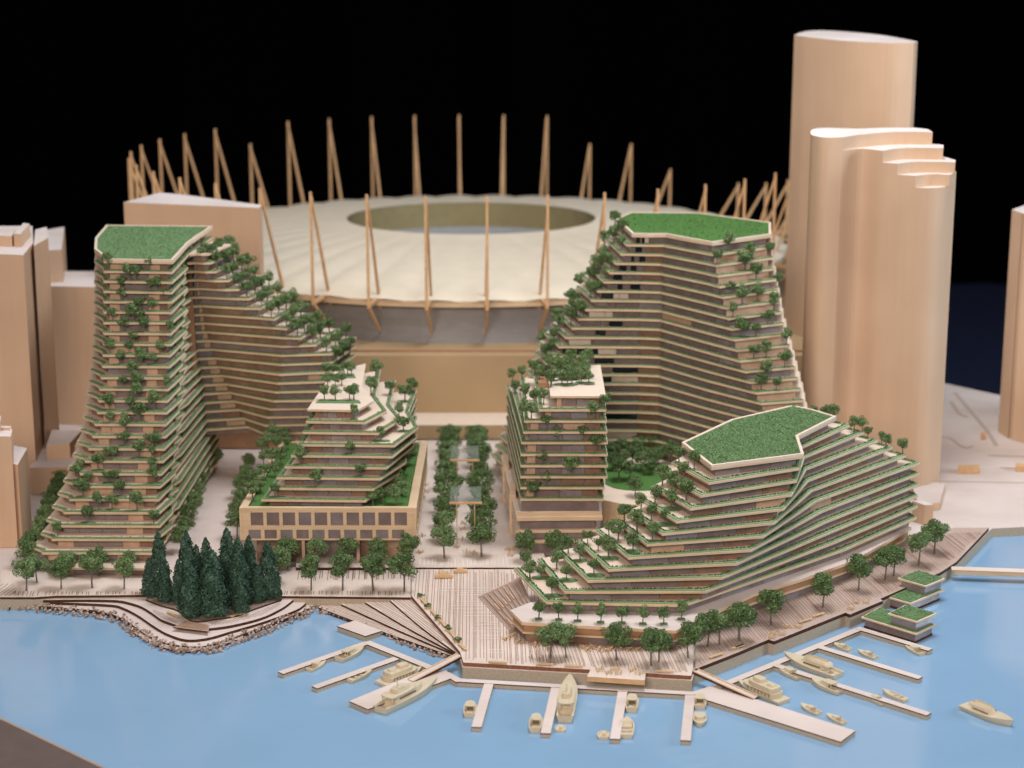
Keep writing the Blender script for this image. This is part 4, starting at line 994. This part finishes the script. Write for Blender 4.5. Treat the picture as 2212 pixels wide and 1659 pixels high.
# ------------------------------------------------------------------ trees
def crown_mesh(seed, m, n=1150, leaf=.036, rx=.30, rz=.31, cz=.66, lumps=15):
    r2 = random.Random(seed); mb = MB(); L = []
    for i in range(lumps):
        while True:
            v = Vector((r2.uniform(-1, 1), r2.uniform(-1, 1), r2.uniform(-1, 1)))
            if v.length < 1: break
        v.normalize(); v *= r2.uniform(.45, .72); L.append((Vector((v.x * rx, v.y * rx, v.z * rz * .95 + cz)), r2.uniform(.28, .42)))
    L.append((Vector((0, 0, cz)), .62))
    for i in range(n):
        c, k = L[r2.randrange(len(L))]
        d = Vector((r2.gauss(0, 1), r2.gauss(0, 1), r2.gauss(0, 1))).normalized()
        p = c + Vector((d.x * rx, d.y * rx, d.z * rz)) * k * r2.uniform(.72, 1.06)
        nrm = (d + Vector((r2.uniform(-.8, .8), r2.uniform(-.8, .8), r2.uniform(-.8, .8)))).normalized()
        q = nrm.to_track_quat('Z', 'Y'); s = leaf * r2.uniform(.55, 1.25); a = r2.random() * 6.3
        pts = [p + q @ Vector((math.cos(a + b) * s * w, math.sin(a + b) * s * w, 0)) for b, w in ((0, 1), (1.7, .6), (3.14, 1), (4.6, .7))]
        mb.face(pts, 0 if r2.random() < .72 else 1)
    return mb.mesh('crown', m)
def trunk_mesh(seed, h0=.5, w=.022, m=None, base=None):
    r2 = random.Random(seed); mb = MB(); lean = Vector((r2.uniform(-.03, .03), r2.uniform(-.03, .03), h0))
    mb.bar((0, 0, -.02), lean, w * 1.3, w2=w * .8, n=6)
    for i in range(5):
        a = i * 1.3 + r2.random(); mb.bar(lean * r2.uniform(.7, 1.0), lean + Vector((math.cos(a) * .16, math.sin(a) * .16, r2.uniform(.1, .25))), w * .55, w2=w * .25)
    mb.bar((0, 0, -.02), (.05 * math.cos(seed), .05 * math.sin(seed), .005), w * .8, w2=w * .3)
    return mb.mesh('trunk', m)
MT = [M['leaf'], M['leafl']]
STREET = [(crown_mesh(100 + i, MT if i % 3 else MT[::-1], n=2700, leaf=.026, rx=.37 + .02 * (i % 3), rz=.335 + .015 * (i % 2), cz=.64), trunk_mesh(100 + i, .42, .02, M['trunk'])) for i in range(6)]
TERR = [(crown_mesh(200 + i, MT if i % 2 else MT[::-1], n=1300, leaf=.037, rx=.37 + .03 * (i % 3), rz=.36, cz=.60, lumps=10), trunk_mesh(200 + i, .38, .03, M['trunk'])) for i in range(6)]
def conifer_mesh(seed, n=4200):
    r2 = random.Random(seed); mb = MB()
    for i in range(n):
        t = 1 - (1 - r2.random()) ** .62 if r2.random() < .9 else r2.random(); t = min(.995, t)
        a = r2.random() * 6.283; lump = 1 + .16 * math.sin(a * 3 + t * 17 + seed) + .10 * math.sin(a * 5 - t * 31)
        rad = .195 * (1 - t) ** .55 * min(1, .72 + t * 3) * lump * r2.uniform(.80, 1.06)
        p = Vector((math.cos(a) * rad, math.sin(a) * rad, .03 + t * .96))
        nrm = Vector((math.cos(a) + r2.uniform(-.7, .7), math.sin(a) + r2.uniform(-.7, .7), r2.uniform(-.3, .9))).normalized()
        q = nrm.to_track_quat('Z', 'Y'); s = .021 * r2.uniform(.6, 1.25); b0 = r2.random() * 6.3
        mb.face([p + q @ Vector((math.cos(b0 + b) * s * w, math.sin(b0 + b) * s * w, 0)) for b, w in ((0, 1), (1.6, .6), (3.14, 1), (4.7, .6))], 1 if r2.random() < .25 else 0)
    return mb.mesh('crown', [M['needle'], M['needlel']])
CON = [(conifer_mesh(i), MB().bar((0, 0, -.03), (0, 0, .9), .02, w2=.004, n=6).mesh('trunk', M['trunk'])) for i in range(4)]
rt_ = random.Random(77)
def tree(kind, loc, h, label, group, name='model_tree', cat='tree', wide=1.0):
    bank_ = dict(s=STREET, t=TERR, c=CON)[kind]; cm, tm = rt_.choice(bank_)
    root = thing(name, label, cat, loc, rt_.random() * 6.28, group); 
    w = h * rt_.uniform(.92, 1.1) * wide; root.scale = (w, w, h)
    for nm, me in (('trunk', tm), ('crown', cm)):
        o = bpy.data.objects.new(nm, me); COL.objects.link(o); o.parent = root
    return root
# conifers on the shore bed
cons = [(325, 1287, 1204), (347, 1283, 1148), (357, 1298, 1218), (388, 1302, 1207), (408, 1297, 1147), (414, 1331, 1190), (428, 1291, 1175), (449, 1296, 1160), (463, 1329, 1185), (482, 1302, 1206), (495, 1297, 1138), (518, 1306, 1160), (521, 1323, 1235), (541, 1287, 1155), (560, 1299, 1220), (581, 1291, 1168), (600, 1294, 1243)]
clab = ['short', 'slender', 'low', 'broad', 'tall', 'stout front', 'half-hidden', 'tall pointed', 'broad front', 'partly hidden', 'tallest', 'tall full', 'short front', 'slim', 'small', 'full', 'smallest']
for i, ((x, y, yt), d) in enumerate(zip(cons, clab)):
    X, Y = P(x, y, -.02); h = height_at(yt, Y) + .02
    tree('c', (X, Y, -.02), h, f'{d} dark green model conifer, {WORDS[i + 1]} from left in the shore clump', 'dark conifers clumped on the shore bed', 'conifer', 'conifer', wide=[1.15, .8, 1.1, .95, .85, 1.05, .9, .9, 1.08, .8, .8, .9, 1, .8, 1.1, 1, .95][i])
# street trees: (row label, group, list of base points, level, height)
def rowtrees(pts, z, h, rowname, group, first='left', wide=1.0):
    n_ = len(pts)
    for i, (x, y) in enumerate(pts):
        hh = h[i] if isinstance(h, (list, tuple)) else h * rt_.uniform(.92, 1.08)
        tree('s', (*P(x, y, z), z), hh, f'round green model tree, {WORDS[i + 1]} from {first} {rowname}', group, 'street_tree', 'tree', wide)
FZ, UZ, PZ_ = .013, .071, .036
rowtrees([(57, 1276), (132, 1272), (199, 1270), (268, 1272)], FZ, .70, 'in the front row before the left stepped tower', 'trees along the promenade')
rowtrees([(80, 1259), (148, 1246), (214, 1244), (277, 1246)], FZ, .62, 'in the back row before the left stepped tower', 'trees along the promenade')
rowtrees([(601, 1258), (672, 1275), (740, 1275), (806, 1276), (873, 1277)], FZ, .78, 'in the front row before the windowed podium', 'trees along the promenade')
rowtrees([(622, 1226), (685, 1226), (752, 1226), (816, 1226), (880, 1222)], UZ, .68, 'in the back row before the windowed podium', 'trees along the promenade')
rowtrees([(960, 1206), (961, 1172), (963, 1142), (964, 1112), (966, 1084), (967, 1058), (969, 1034), (970, 1013), (972, 994), (973, 978)], UZ, .74, 'in the left boulevard row', 'trees lining the boulevard', 'front', 1.12)
rowtrees([(1040, 1203), (1040, 1170), (1039, 1140), (1038, 1110), (1037, 1082), (1036, 1056), (1034, 1032), (1033, 1011), (1031, 992), (1030, 976)], UZ, .74, 'in the right boulevard row', 'trees lining the boulevard', 'front', 1.12)
rowtrees([(1137, 1212), (1198, 1212)], UZ, .66, 'at the foot of the mid-right block', 'trees lining the boulevard')
rowtrees([c6(612, 972), c6(733, 968), c6(1122, 988), c6(1388, 1028), c6(1450, 1000), c6(1675, 968), c6(1825, 882), c6(1915, 868), c6(2070, 836)], PZ_, [.74, .68, .72, .72, .68, .72, .70, .72, .74], 'along the front quay before the big green-roofed building', 'trees along the quay')
rowtrees([c7(12, 992), c7(260, 872), c7(660, 735), c7(935, 606), c7(1140, 522), c7(1205, 494), c7(1398, 412), c7(1520, 322)], PZ_, [.78, .74, .74, .82, .72, .70, .80, .76], 'along the right quay toward the footbridge', 'trees along the quay')
rowtrees([(56, 1226), (72, 1206), (84, 1186), (95, 1166), (104, 1147), (112, 1128), (120, 1110), (127, 1093), (133, 1077), (139, 1062), (144, 1048)], 0, .60, 'in the dense row left of the stepped tower', 'trees in the side street rows', 'front', 1.1)
rowtrees([(390, 1190), (400, 1164), (408, 1140), (416, 1116), (424, 1092), (432, 1068), (438, 1046), (464, 1020)], 0, .58, 'along the shaded lane right of the stepped tower', 'trees in the side street rows', 'front', 1.1)
rowtrees([(512, 1160), (516, 1130), (521, 1102), (526, 1075), (531, 1048), (536, 1024)], 0, .56, 'along the lane left of the windowed podium', 'trees in the side street rows', 'front', 1.1)
# raised courtyard with a grove
cy = thing('courtyard_garden', '', ''); del cy['label']; del cy['category']; cy['kind'] = 'structure'
gz = .72
MB().prism(smooth(PP(c5, [(1020, 1170), (1160, 1200), (1290, 1205), (1420, 1180)], gz), 4) + PP(c5, [(1700, 1000), (1700, 640), (1020, 640)], gz), -.03, gz, 0, 1).build('terrace', [M['woodsh'], M['slab']], cy)
MB().prism(smooth(PP(c5, [(1035, 1050), (1120, 1085), (1250, 1100), (1400, 1100)], gz), 4) + PP(c5, [(1620, 1000), (1500, 900), (1250, 900), (1040, 900)], gz), gz, gz + .02, 0, 0).build('lawn', M['flockd'], cy)
gp_ = [(1140, 1022), (1228, 1022), (1265, 1140), (1100, 945), (1175, 925), (1245, 900), (1310, 950), (1362, 975), (1425, 940), (1445, 890), (1290, 830), (1350, 820), (1405, 830), (1235, 790), (1160, 850), (1085, 880), (1330, 900), (1545, 880), (1380, 780)]
gp_.sort(key=lambda q: -q[1])
for i, q in enumerate(gp_):
    tree('s', (*P(*c5(*q), gz + .02), gz + .02), rt_.uniform(.42, .55), f'dark green grove tree, {WORDS[i + 1]} from front in the raised courtyard garden', 'trees of the courtyard grove', 'model_tree', 'tree', 1.15)

# terrace trees: pick the terrace each base point stands on
def find_floor(keys, pt, zs=None):
    best = None
    for key in keys:
        F_ = FLOORS[key]
        for i, (poly, z) in enumerate(F_):
            if i == len(F_) - 1 and key in 'ADEW': continue
            q = P(*pt, z + .01)
            nxt = F_[i + 1][0] if i + 1 < len(F_) else None
            d_in = 0
            if not inside(q, poly):         # only points just in front of the slab count
                d_in = .02
                while not inside((q[0], q[1] + d_in), poly) and d_in < 1.2: d_in += .04
                if d_in >= 1.2: d_in = min(9, 1 + 2 * edge_dist(q, poly))
            d_out = 0
            if nxt and inside(q, nxt):      # how far the point lies behind the front of the floor above
                d_out = .02
                while inside((q[0], q[1] - d_out), nxt) and d_out < 3: d_out += .04
            cost = d_in + d_out - z * .004
            if best is None or cost < best[0]: best = (cost, key, i, q, z)
    cost, key, i, q, z = best
    poly = FLOORS[key][i][0]
    ip = inset(poly, .03)
    up_ = FLOORS[key][i + 1][0] if i + 1 < len(FLOORS[key]) else None
    n_ = 0
    while up_ and inside(q, up_) and n_ < 80: q = (q[0], q[1] - .02); n_ += 1     # clear of the floor above
    if not inside(q, ip):      # pull the trunk back onto its slab
        qv = Vector(q); bp, bd = None, 1e9
        for k in range(len(ip)):
            a, b = Vector(ip[k - 1]), Vector(ip[k]); ab = b - a; t = max(0, min(1, (qv - a).dot(ab) / max(1e-9, ab.length_squared))); c = a + ab * t
            if (c - qv).length < bd: bd, bp = (c - qv).length, c
        q = tuple(bp)
    return key, i, q, z
BN = dict(A='left stepped tower', W='folded left wing', B='mid-left stepped block', C='mid-right block', D='tall right stepped tower', E='front green-roofed building')
spots = {k: [] for k in 'AWBCDE'}
def add(keys, c, pts, h):
    for p in pts:
        key, i, q, z = find_floor(keys, c(*p)); spots[key].append((i, q, z, h))
add('A', c1, [(885, 462), (940, 625), (1065, 566), (1240, 632), (965, 716), (1110, 702), (1190, 802), (885, 882), (1050, 872), (970, 962), (1055, 1042), (1125, 966), (1285, 1022), (875, 1120), (1015, 1122), (950, 1206), (1205, 1206), (1065, 1262), (1000, 1352), (925, 1442), (1035, 1450), (1255, 1452)], .38)
add('A', c2, [(845, 160), (1005, 160), (1190, 162), (1090, 236), (820, 306), (980, 326), (965, 426), (1220, 422), (875, 542), (1080, 532), (1175, 532), (760, 626), (1190, 616), (605, 700), (840, 716), (920, 692), (1190, 722), (640, 832), (925, 830), (760, 936), (865, 932), (1060, 941), (675, 1032), (1185, 1042), (445, 1132)], .41)
for j in range(8, 20):        # a file of trees on the open end of every terrace of the wing
    poly_o, z = FL_W[j]; PR, PRb = Vector(poly_o[3]), Vector(poly_o[4]); up_ = Vector(FL_W[j + 1][0][3]) if j < 19 else PR - Vector((.4, 0))
    gap = max(.16, min(.4, (PR - up_).length))
    for t in ((.06, .30, .58, .85) if j % 2 else (.14, .42, .72)):
        p = PR.lerp(PRb, t) + (up_ - PR).normalized() * gap * rt_.uniform(.25, .5); spots['W'].append((j, tuple(p), z, .44))
add('B', c3, [(965, 542), (895, 632), (610, 702), (1170, 712), (1345, 642), (930, 812), (550, 892), (1005, 982), (680, 1052), (365, 1122), (1310, 540), (1355, 412), (1095, 362), (1130, 232), (1240, 362), (1410, 342), (1470, 352)], .40)
add('C', c5, [(620, 282), (700, 282), (780, 282), (850, 272), (910, 277), (590, 232), (660, 202), (720, 202), (800, 192), (870, 182), (855, 112), (640, 250), (740, 245), (815, 240), (885, 230), (690, 160), (780, 150), (610, 300), (745, 290), (320, 262), (390, 242), (440, 192), (430, 132), (490, 212), (530, 272), (340, 352), (420, 402), (490, 452), (560, 432), (425, 542), (465, 592), (580, 642), (1030, 462), (940, 522), (665, 722), (860, 722), (960, 782), (545, 862), (770, 972), (575, 1062), (485, 1152)], .40)
add('D', c9, [(700, 182), (760, 242), (690, 302), (750, 352), (615, 322), (600, 402), (660, 452), (580, 472), (560, 532), (620, 532), (540, 582), (490, 602), (425, 662), (540, 682), (470, 722), (370, 762), (450, 832), (340, 822), (390, 882), (340, 932), (270, 972), (260, 942), (210, 1052), (230, 1112), (140, 1102), (170, 1182), (1560, 337), (1495, 462), (1690, 492), (1740, 412), (1895, 397), (1785, 572), (1590, 692), (1940, 632), (1790, 742), (1770, 802), (1905, 792), (1680, 892), (1670, 1012), (1905, 932), (1745, 1046), (1860, 1046), (2025, 1082), (1820, 1212), (1890, 1192), (2025, 1262), (1815, 1412), (1925, 1382), (1980, 1452)], .43)
add('E', c5, [(1605, 882), (1720, 932), (1475, 1062), (1640, 1016), (1550, 1112), (1660, 1172), (1545, 1242), (1420, 1192), (1390, 1322), (1490, 1342), (1310, 1252), (1180, 1342), (1130, 1302), (1265, 1342), (1280, 1412), (1065, 1452), (1135, 1482), (1400, 1492), (900, 1512), (980, 1562), (1250, 1572), (750, 1582), (840, 1642), (1060, 1622)], .40)
add('E', c6, [(950, 332), (455, 362), (540, 352), (660, 282), (735, 372), (625, 492), (700, 232), (425, 262)], .40)
add('E', c8, [(965, 217), (1130, 252), (1220, 267), (1285, 302), (1405, 392), (1545, 432), (1480, 392), (1620, 492), (1700, 532), (1790, 562)], .34)
for k in (6, 8, 9, 11, 13, 14, 16, 17, 19, 20, 21, 22, 23, 24, 25):      # a few more along the left tower's front
    po, z = FL_A[k]; a, b = Vector(po[2]), Vector(po[3]); p = a.lerp(b, rt_.uniform(.12, .9)); spots['A'].append((k, (p.x, p.y + .05), z, .36))
for s_ in [s for s in spots['C'] if s[0] == len(FLOORS['C']) - 1]: spots['C'][spots['C'].index(s_)] = (s_[0], s_[1], s_[2], .41)
for key, L in spots.items():
    F_ = FLOORS[key]; top = len(F_) - 1; by_floor = {}
    for s in L: by_floor.setdefault(s[0], []).append(s)
    root = None
    for i, ss in by_floor.items():
        ss.sort(key=lambda s: s[1][0]); lev = top - i
        fname = 'on the roof' if lev == 0 else f'{WORDS[lev]} terrace under roof'
        pb = MB()
        for k, (i_, q, z, h) in enumerate(ss):
            lead = 'small leafy tree' if len(ss) == 1 else f'small leafy tree, {WORDS[k + 1]} from left,'
            hh = h * rt_.uniform(.78, 1.2)
            tree('t', (q[0], q[1], z + .012), hh, f'{lead} {fname} of the {BN[key]}', f'trees on the {BN[key]}', 'terrace_tree', 'tree', rt_.uniform(.85, 1.1))
            nb = rt_.randint(7, 9); rx, ry = (rt_.uniform(.16, .36), rt_.uniform(.10, .17)) if key == 'E' else (rt_.uniform(.09, .24), rt_.uniform(.06, .10))
            pp = [(q[0] + rx * math.cos(6.283 * b / nb) * rt_.uniform(.7, 1.1), q[1] + .02 + ry * math.sin(6.283 * b / nb) * rt_.uniform(.7, 1.1)) for b in range(nb)]
            zz_ = z + .004 + .0015 * k
            if all(inside(w_, F_[i][0]) for w_ in pp): pb.prism(pp, zz_ - .002, zz_ + .012, 0, 0, bottom=False)
        if pb.f: PB = pb.build('planting_bed', M['flock'], ROOTS[key]); stuff(PB)
# podium trees of the mid-left block, roof garden, podium of the front building
pg = [(180, 1172), (240, 1112), (195, 1052), (270, 1022), (350, 992), (265, 902), (330, 902), (400, 902), (250, 802), (300, 762), (370, 782), (420, 722), (330, 702), (440, 780), (1110, 1212), (1190, 1192), (1290, 1202), (1330, 1132), (1300, 1062), (1345, 980), (1380, 902), (1400, 822)]
for i, q in enumerate(pg):
    w_ = 'left' if i < 14 else 'right'; k = i + 1 if i < 14 else i - 13
    tree('t', (*P(*c3(*q), PZ), PZ), rt_.uniform(.34, .46), f'leafy tree on the podium lawn, {WORDS[k]} from front on its {w_} side', 'trees on the podium lawn', 'terrace_tree', 'tree', 1.15)
zr = zB(9); k = 0
rb_ = MB(); rb_.prism(PP(c3, [(665, 425), (700, 398), (1000, 405), (1015, 428)], zr), zr, zr + .012, 0, 0, bottom=False); rb_.prism(PP(c3, [(700, 235), (710, 205), (960, 200), (975, 232)], zr), zr, zr + .012, 0, 0, bottom=False); stuff(rb_.build('roof_bed', M['flock'], ROOTS['B']))
for i, q in enumerate([(735, 402), (818, 402), (930, 400), (960, 398), (760, 300), (820, 300), (865, 290), (745, 215), (800, 212), (850, 216), (915, 206), (940, 214)]):
    tree('t', (*P(*c3(*q), zr), zr), rt_.uniform(.30, .40), f'roof garden tree, {WORDS[i + 1]} from front on the pale roof of the mid-left block', 'trees of the roof garden', 'terrace_tree', 'tree')
for i, q in enumerate([(522, 672), (678, 677), (822, 687), (1000, 697), (1163, 702), (1325, 709), (1487, 711), (1622, 672)]):
    t_ = tree('t', (*P(*c6(*q), .43), .43), .40, f'small tree in a planter, {WORDS[i + 1]} from left on the low front terrace', 'trees on the low front terrace', 'terrace_tree', 'tree', .9)
    x, y = P(*c6(*q), .43); tag(MB().box(x, y, .4305, .13, .10, .02).build('planter', M['flock']), f'flat green planter pad under the {WORDS[i + 1]} tree of the low front terrace', 'planter', 'planters on the low front terrace')

# ------------------------------------------------------------------ street furniture
def bench(c, a, b, z, label, group='benches along the quay', w=.05):
    A, B = Vector(P(*c(*a), z)), Vector(P(*c(*b), z)); L = (B - A).length
    r = thing('bench', label, 'bench', (*((A + B) / 2), z), math.atan2(B.y - A.y, B.x - A.x), group)
    MB().box(0, 0, .022, L, w, .018).build('seat', M['brass'], r)
    for s in (-.38, .38): MB().box(L * s, 0, 0, .03, w * .8, .0215).build('leg', M['brass'], r)
D1 = .036
bench(c6, (135, 1008), (278, 1016), D1, 'timber bench at the left end of the front quay edge')
bench(c6, (503, 1028), (640, 1028), D1, 'timber bench just left of the centre on the front quay edge')
bench(c6, (720, 1038), (862, 1043), D1, 'timber bench just left of the overlook platform')
bench(c6, (1420, 1080), (1565, 1085), D1, 'timber bench just right of the overlook platform')
bench(c6, (1840, 978), (1945, 943), D1, 'timber bench nearest the right gangway on the right quay')
bench(c6, (2020, 908), (2105, 875), D1, 'timber bench second from the right gangway on the right quay')
bench(c7, (-10, 1058), (52, 1034), D1, 'timber bench at the inner step of the right quay edge')
bench(c7, (480, 862), (575, 832), D1, 'lower of two end-to-end benches on the right quay')
bench(c7, (582, 817), (670, 789), D1, 'upper of two end-to-end benches on the right quay')
bench(cL, (1130, 268), (1205, 303), -.054, 'timber bench left of the shore deck under the conifers', 'benches on the shore')
bench(cL, (1555, 301), (1660, 273), -.054, 'timber bench right of the shore deck under the conifers', 'benches on the shore')
pos = ['first', 'second', 'third', 'fourth', 'fifth']
for i, (a, b) in enumerate((((1196, 522), (1238, 568)), ((1272, 608), (1312, 652)), ((1345, 690), (1387, 738)), ((1420, 775), (1458, 822)), ((1490, 870), (1542, 918)))):
    bench(c4, a, b, D1, f'log bench, {pos[i]} from top in the planted line edging the plaza', 'benches in the planted line', .055)
SH = [crown_mesh(300 + i, MT, n=200, leaf=.10, rx=.5, rz=.4, cz=.4, lumps=5) for i in range(2)]
for i, q in enumerate(((1187, 508), (1253, 588), (1330, 674), (1402, 757), (1473, 844))):
    r = thing('shrub', f'small green shrub, {pos[i]} from top in the planted line edging the plaza', 'shrub', (*P(*c4(*q), D1), D1), i, 'shrubs in the planted line'); r.scale = (.17, .17, .15)
    o = bpy.data.objects.new('foliage', SH[i % 2]); COL.objects.link(o); o.parent = r
    MB().box(0, 0, 0, .5, .5, .25).build('planter_box', M['brass'], r)
# cafe tables with chairs
proto = {}
def cafe(c, p, z, label, group):
    x, y = P(*c(*p), z)
    if 'k' not in proto:
        r = thing('cafe_set', label, 'cafe table', (x, y, z), 0, group)
        tb = MB(); tb.prism([(.03 * math.cos(a * .785), .03 * math.sin(a * .785)) for a in range(8)], .045, .053); tb.bar((0, 0, 0), (0, 0, .045), .007); tb.build('table', M['brass'], r)
        for k in range(4):
            a = .785 + k * 1.571; cx, cy = .062 * math.cos(a), .062 * math.sin(a); ch = MB()
            ch.box(cx, cy, .024, .026, .026, .006, a)
            for sx in (-.01, .01):
                for sy in (-.01, .01): ch.bar((cx + sx, cy + sy, 0), (cx + sx, cy + sy, .025), .003)
            ch.box(cx + .013 * math.cos(a), cy + .013 * math.sin(a), .03, .005, .026, .028, a); ch.build('chair', M['brass'], r)
        proto['k'] = r
    else:
        r = copy_tree(proto['k']); r.location = (x, y, z); r['label'] = label; r['group'] = group
    r.rotation_euler.z = rt_.random() * 1.5
gq = 'cafe tables on the plaza and quay'
for i, q in enumerate([(270, 828), (320, 803), (365, 853), (495, 873), (865, 897), (897, 912), (935, 893), (990, 908), (1040, 918), (1082, 908), (1155, 910), (1225, 910), (1290, 913), (1600, 893), (1640, 883)]):
    cafe(c6, q, D1, f'brass cafe table with chairs, {WORDS[i + 1]} from left before the front glass wall', gq)
for i, q in enumerate([(990, 1068), (1060, 1088), (1115, 1068), (1136, 1093), (1245, 1068), (1300, 1093)]):
    cafe(c6, q, .043, f'brass cafe table with chairs, {WORDS[i + 1]} from left on the overlook platform', gq)
for i, q in enumerate([(265, 972), (277, 947), (345, 947), (385, 892), (470, 892), (875, 752), (915, 703), (990, 702)]):
    cafe(c7, q, D1, f'brass cafe table with chairs, {WORDS[i + 1]} from left along the right quay edge', gq)
bq = sorted([(210, 1332), (190, 1452), (510, 1242), (500, 1282), (500, 1357), (530, 1447), (582, 1457), (458, 1412), (832, 1432), (868, 1425), (850, 1472), (240, 1012), (210, 1062), (232, 962), (180, 1390), (750, 820)], key=lambda q: -q[1])
for i, q in enumerate(bq):
    cafe(cB, q, UZ, f'brass cafe table with chairs, {WORDS[i + 1]} from front on the boulevard', 'cafe tables on the boulevard')
# cars
def car(p, L, label):
    x, y = P(*p, D1); r = thing('car', label, 'car', (x, y, D1), R(4), 'model cars on the plaza')
    W_ = L * .42; h = L * .16
    MB().frustum([(-L / 2, -W_ / 2), (L / 2, -W_ / 2), (L / 2, W_ / 2), (-L / 2, W_ / 2)], L * .05, [(-L * .48, -W_ * .46), (L * .48, -W_ * .46), (L * .48, W_ * .46), (-L * .48, W_ * .46)], L * .05 + h).build('body', M['brass'], r)
    MB().frustum([(-L * .30, -W_ * .44), (L * .24, -W_ * .44), (L * .24, W_ * .44), (-L * .30, W_ * .44)], L * .05 + h, [(-L * .22, -W_ * .36), (L * .12, -W_ * .36), (L * .12, W_ * .36), (-L * .22, W_ * .36)], L * .05 + h * 1.8).build('cabin', M['brass'], r)
    for sx in (-.3, .3):
        for sy in (-1, 1): MB().bar((L * sx, sy * W_ * .5, L * .07), (L * sx, sy * W_ * .42, L * .07), L * .075, n=10).build('wheel', M['mast'], r)
car(c4(1370, 348), .36, 'left one of two little wooden cars on the plaza')
car(c4(1500, 309), .28, 'right smaller one of two little wooden cars on the plaza')
# glass canopies over the boulevard
def canopy(y0, y1, xa, xb, label):
    z = .97; a, b, c, d = P(xa, y0, z), P(xb, y0, z), P(xb - 1, y1, z), P(xa + 1, y1, z)
    r = thing('glass_canopy', label, 'canopy'); 
    MB().prism([a, b, c, d], z, z + .02).build('glass_roof', M['clear'], r)
    MB().prism([(a[0] - .02, a[1] - .035), (b[0] + .02, b[1] - .035), (b[0] + .02, b[1] - .003), (a[0] - .02, a[1] - .003)], z - .02, z + .022).build('beam', M['mast'], r)
    for q in (a, b): 
        s = 1 if q is a else -1
        MB().bar((q[0] + .13 * s, q[1], UZ), (q[0] + .13 * s, q[1], z - .021), .014).build('post', M['mast'], r)
    for q in (a, b): MB().bar((*q, z + .02), (*(d if q is a else c), z + .02), .007).build('edge_rail', M['clear'], r)
canopy(1086, 1053, 973, 1039, 'near glass canopy on thin posts over the boulevard')
canopy(994, 964, 974, 1034, 'far glass canopy on thin posts over the boulevard')
# timber stair rising from the plaza to the low front terrace
ts = thing('seating_stair', 'angled timber seating stair rising from the plaza to the low front terrace', 'stair')
o0, o1 = Vector(P(*c6(62, 500), .06)), Vector(P(*c6(312, 768), .06)); i0, i1 = Vector(P(*c6(390, 376), .36)), Vector(P(*c6(452, 560), .36))
o1b = Vector(P(*c6(352, 735), .06)); N = 9
i1 = i1 + (o1b - o1) * .3
for k in range(N):
    a0, a1 = o0.lerp(i0, k / N), o1.lerp(i1, k / N); b0, b1 = o0.lerp(i0, (k + 1) / N), o1.lerp(i1, (k + 1) / N)
    z = .05 + .042 * k
    st = MB().prism([a0, a1, b1, b0], .034, z, 0, 1).build('step', [M['plyshade'], M['plyshade']], ts)
    e = MB(); d = a1 - a0
    for f in (.33, .66): e.face([(*(a0.lerp(b0, f) + d * .01), z + .004), (*(a1.lerp(b1, f) - d * .01), z + .004), (*(a1.lerp(b1, f + .09) - d * .01), z + .004), (*(a0.lerp(b0, f + .09) + d * .01), z + .004)])
    stuff(e.build('etched_line', M['etch'], st))
n_ = (o0 - o1).normalized() * .05
kb = MB(); A_, B_ = Vector((*o0, .05)), Vector((*i0, .43)); n3 = Vector((n_.x, n_.y, 0))
kb.v = [tuple(v) for v in (A_ - Vector((0, 0, .015)), B_ - Vector((0, 0, .36)), B_ - Vector((0, 0, .36)) + n3, A_ - Vector((0, 0, .015)) + n3, A_ + Vector((0, 0, .01)), B_ + Vector((0, 0, .01)), B_ + n3 + Vector((0, 0, .01)), A_ + n3 + Vector((0, 0, .01)))]
kb.f = [(3, 2, 1, 0), (4, 5, 6, 7), (0, 1, 5, 4), (1, 2, 6, 5), (2, 3, 7, 6), (3, 0, 4, 7)]; kb.m = [0] * 6; kb.build('side_kerb', M['plyshade'], ts)
for (f, s0, s1) in ((.12, .30, .48), (.24, .30, .5), (.36, .30, .5), (.48, .28, .5), (.60, .26, .5), (.2, .72, .92), (.34, .72, .92)):
    k = int(f * N); z = .05 + .042 * k; a = o0.lerp(i0, (k + .5) / N); b = o1.lerp(i1, (k + .5) / N); p, q = a.lerp(b, s0), a.lerp(b, s1)
    d = q - p; MB().box((p.x + q.x) / 2, (p.y + q.y) / 2, z + .005, d.length, .045, .022, math.atan2(d.y, d.x)).build('seat_plank', M['panel'], ts)
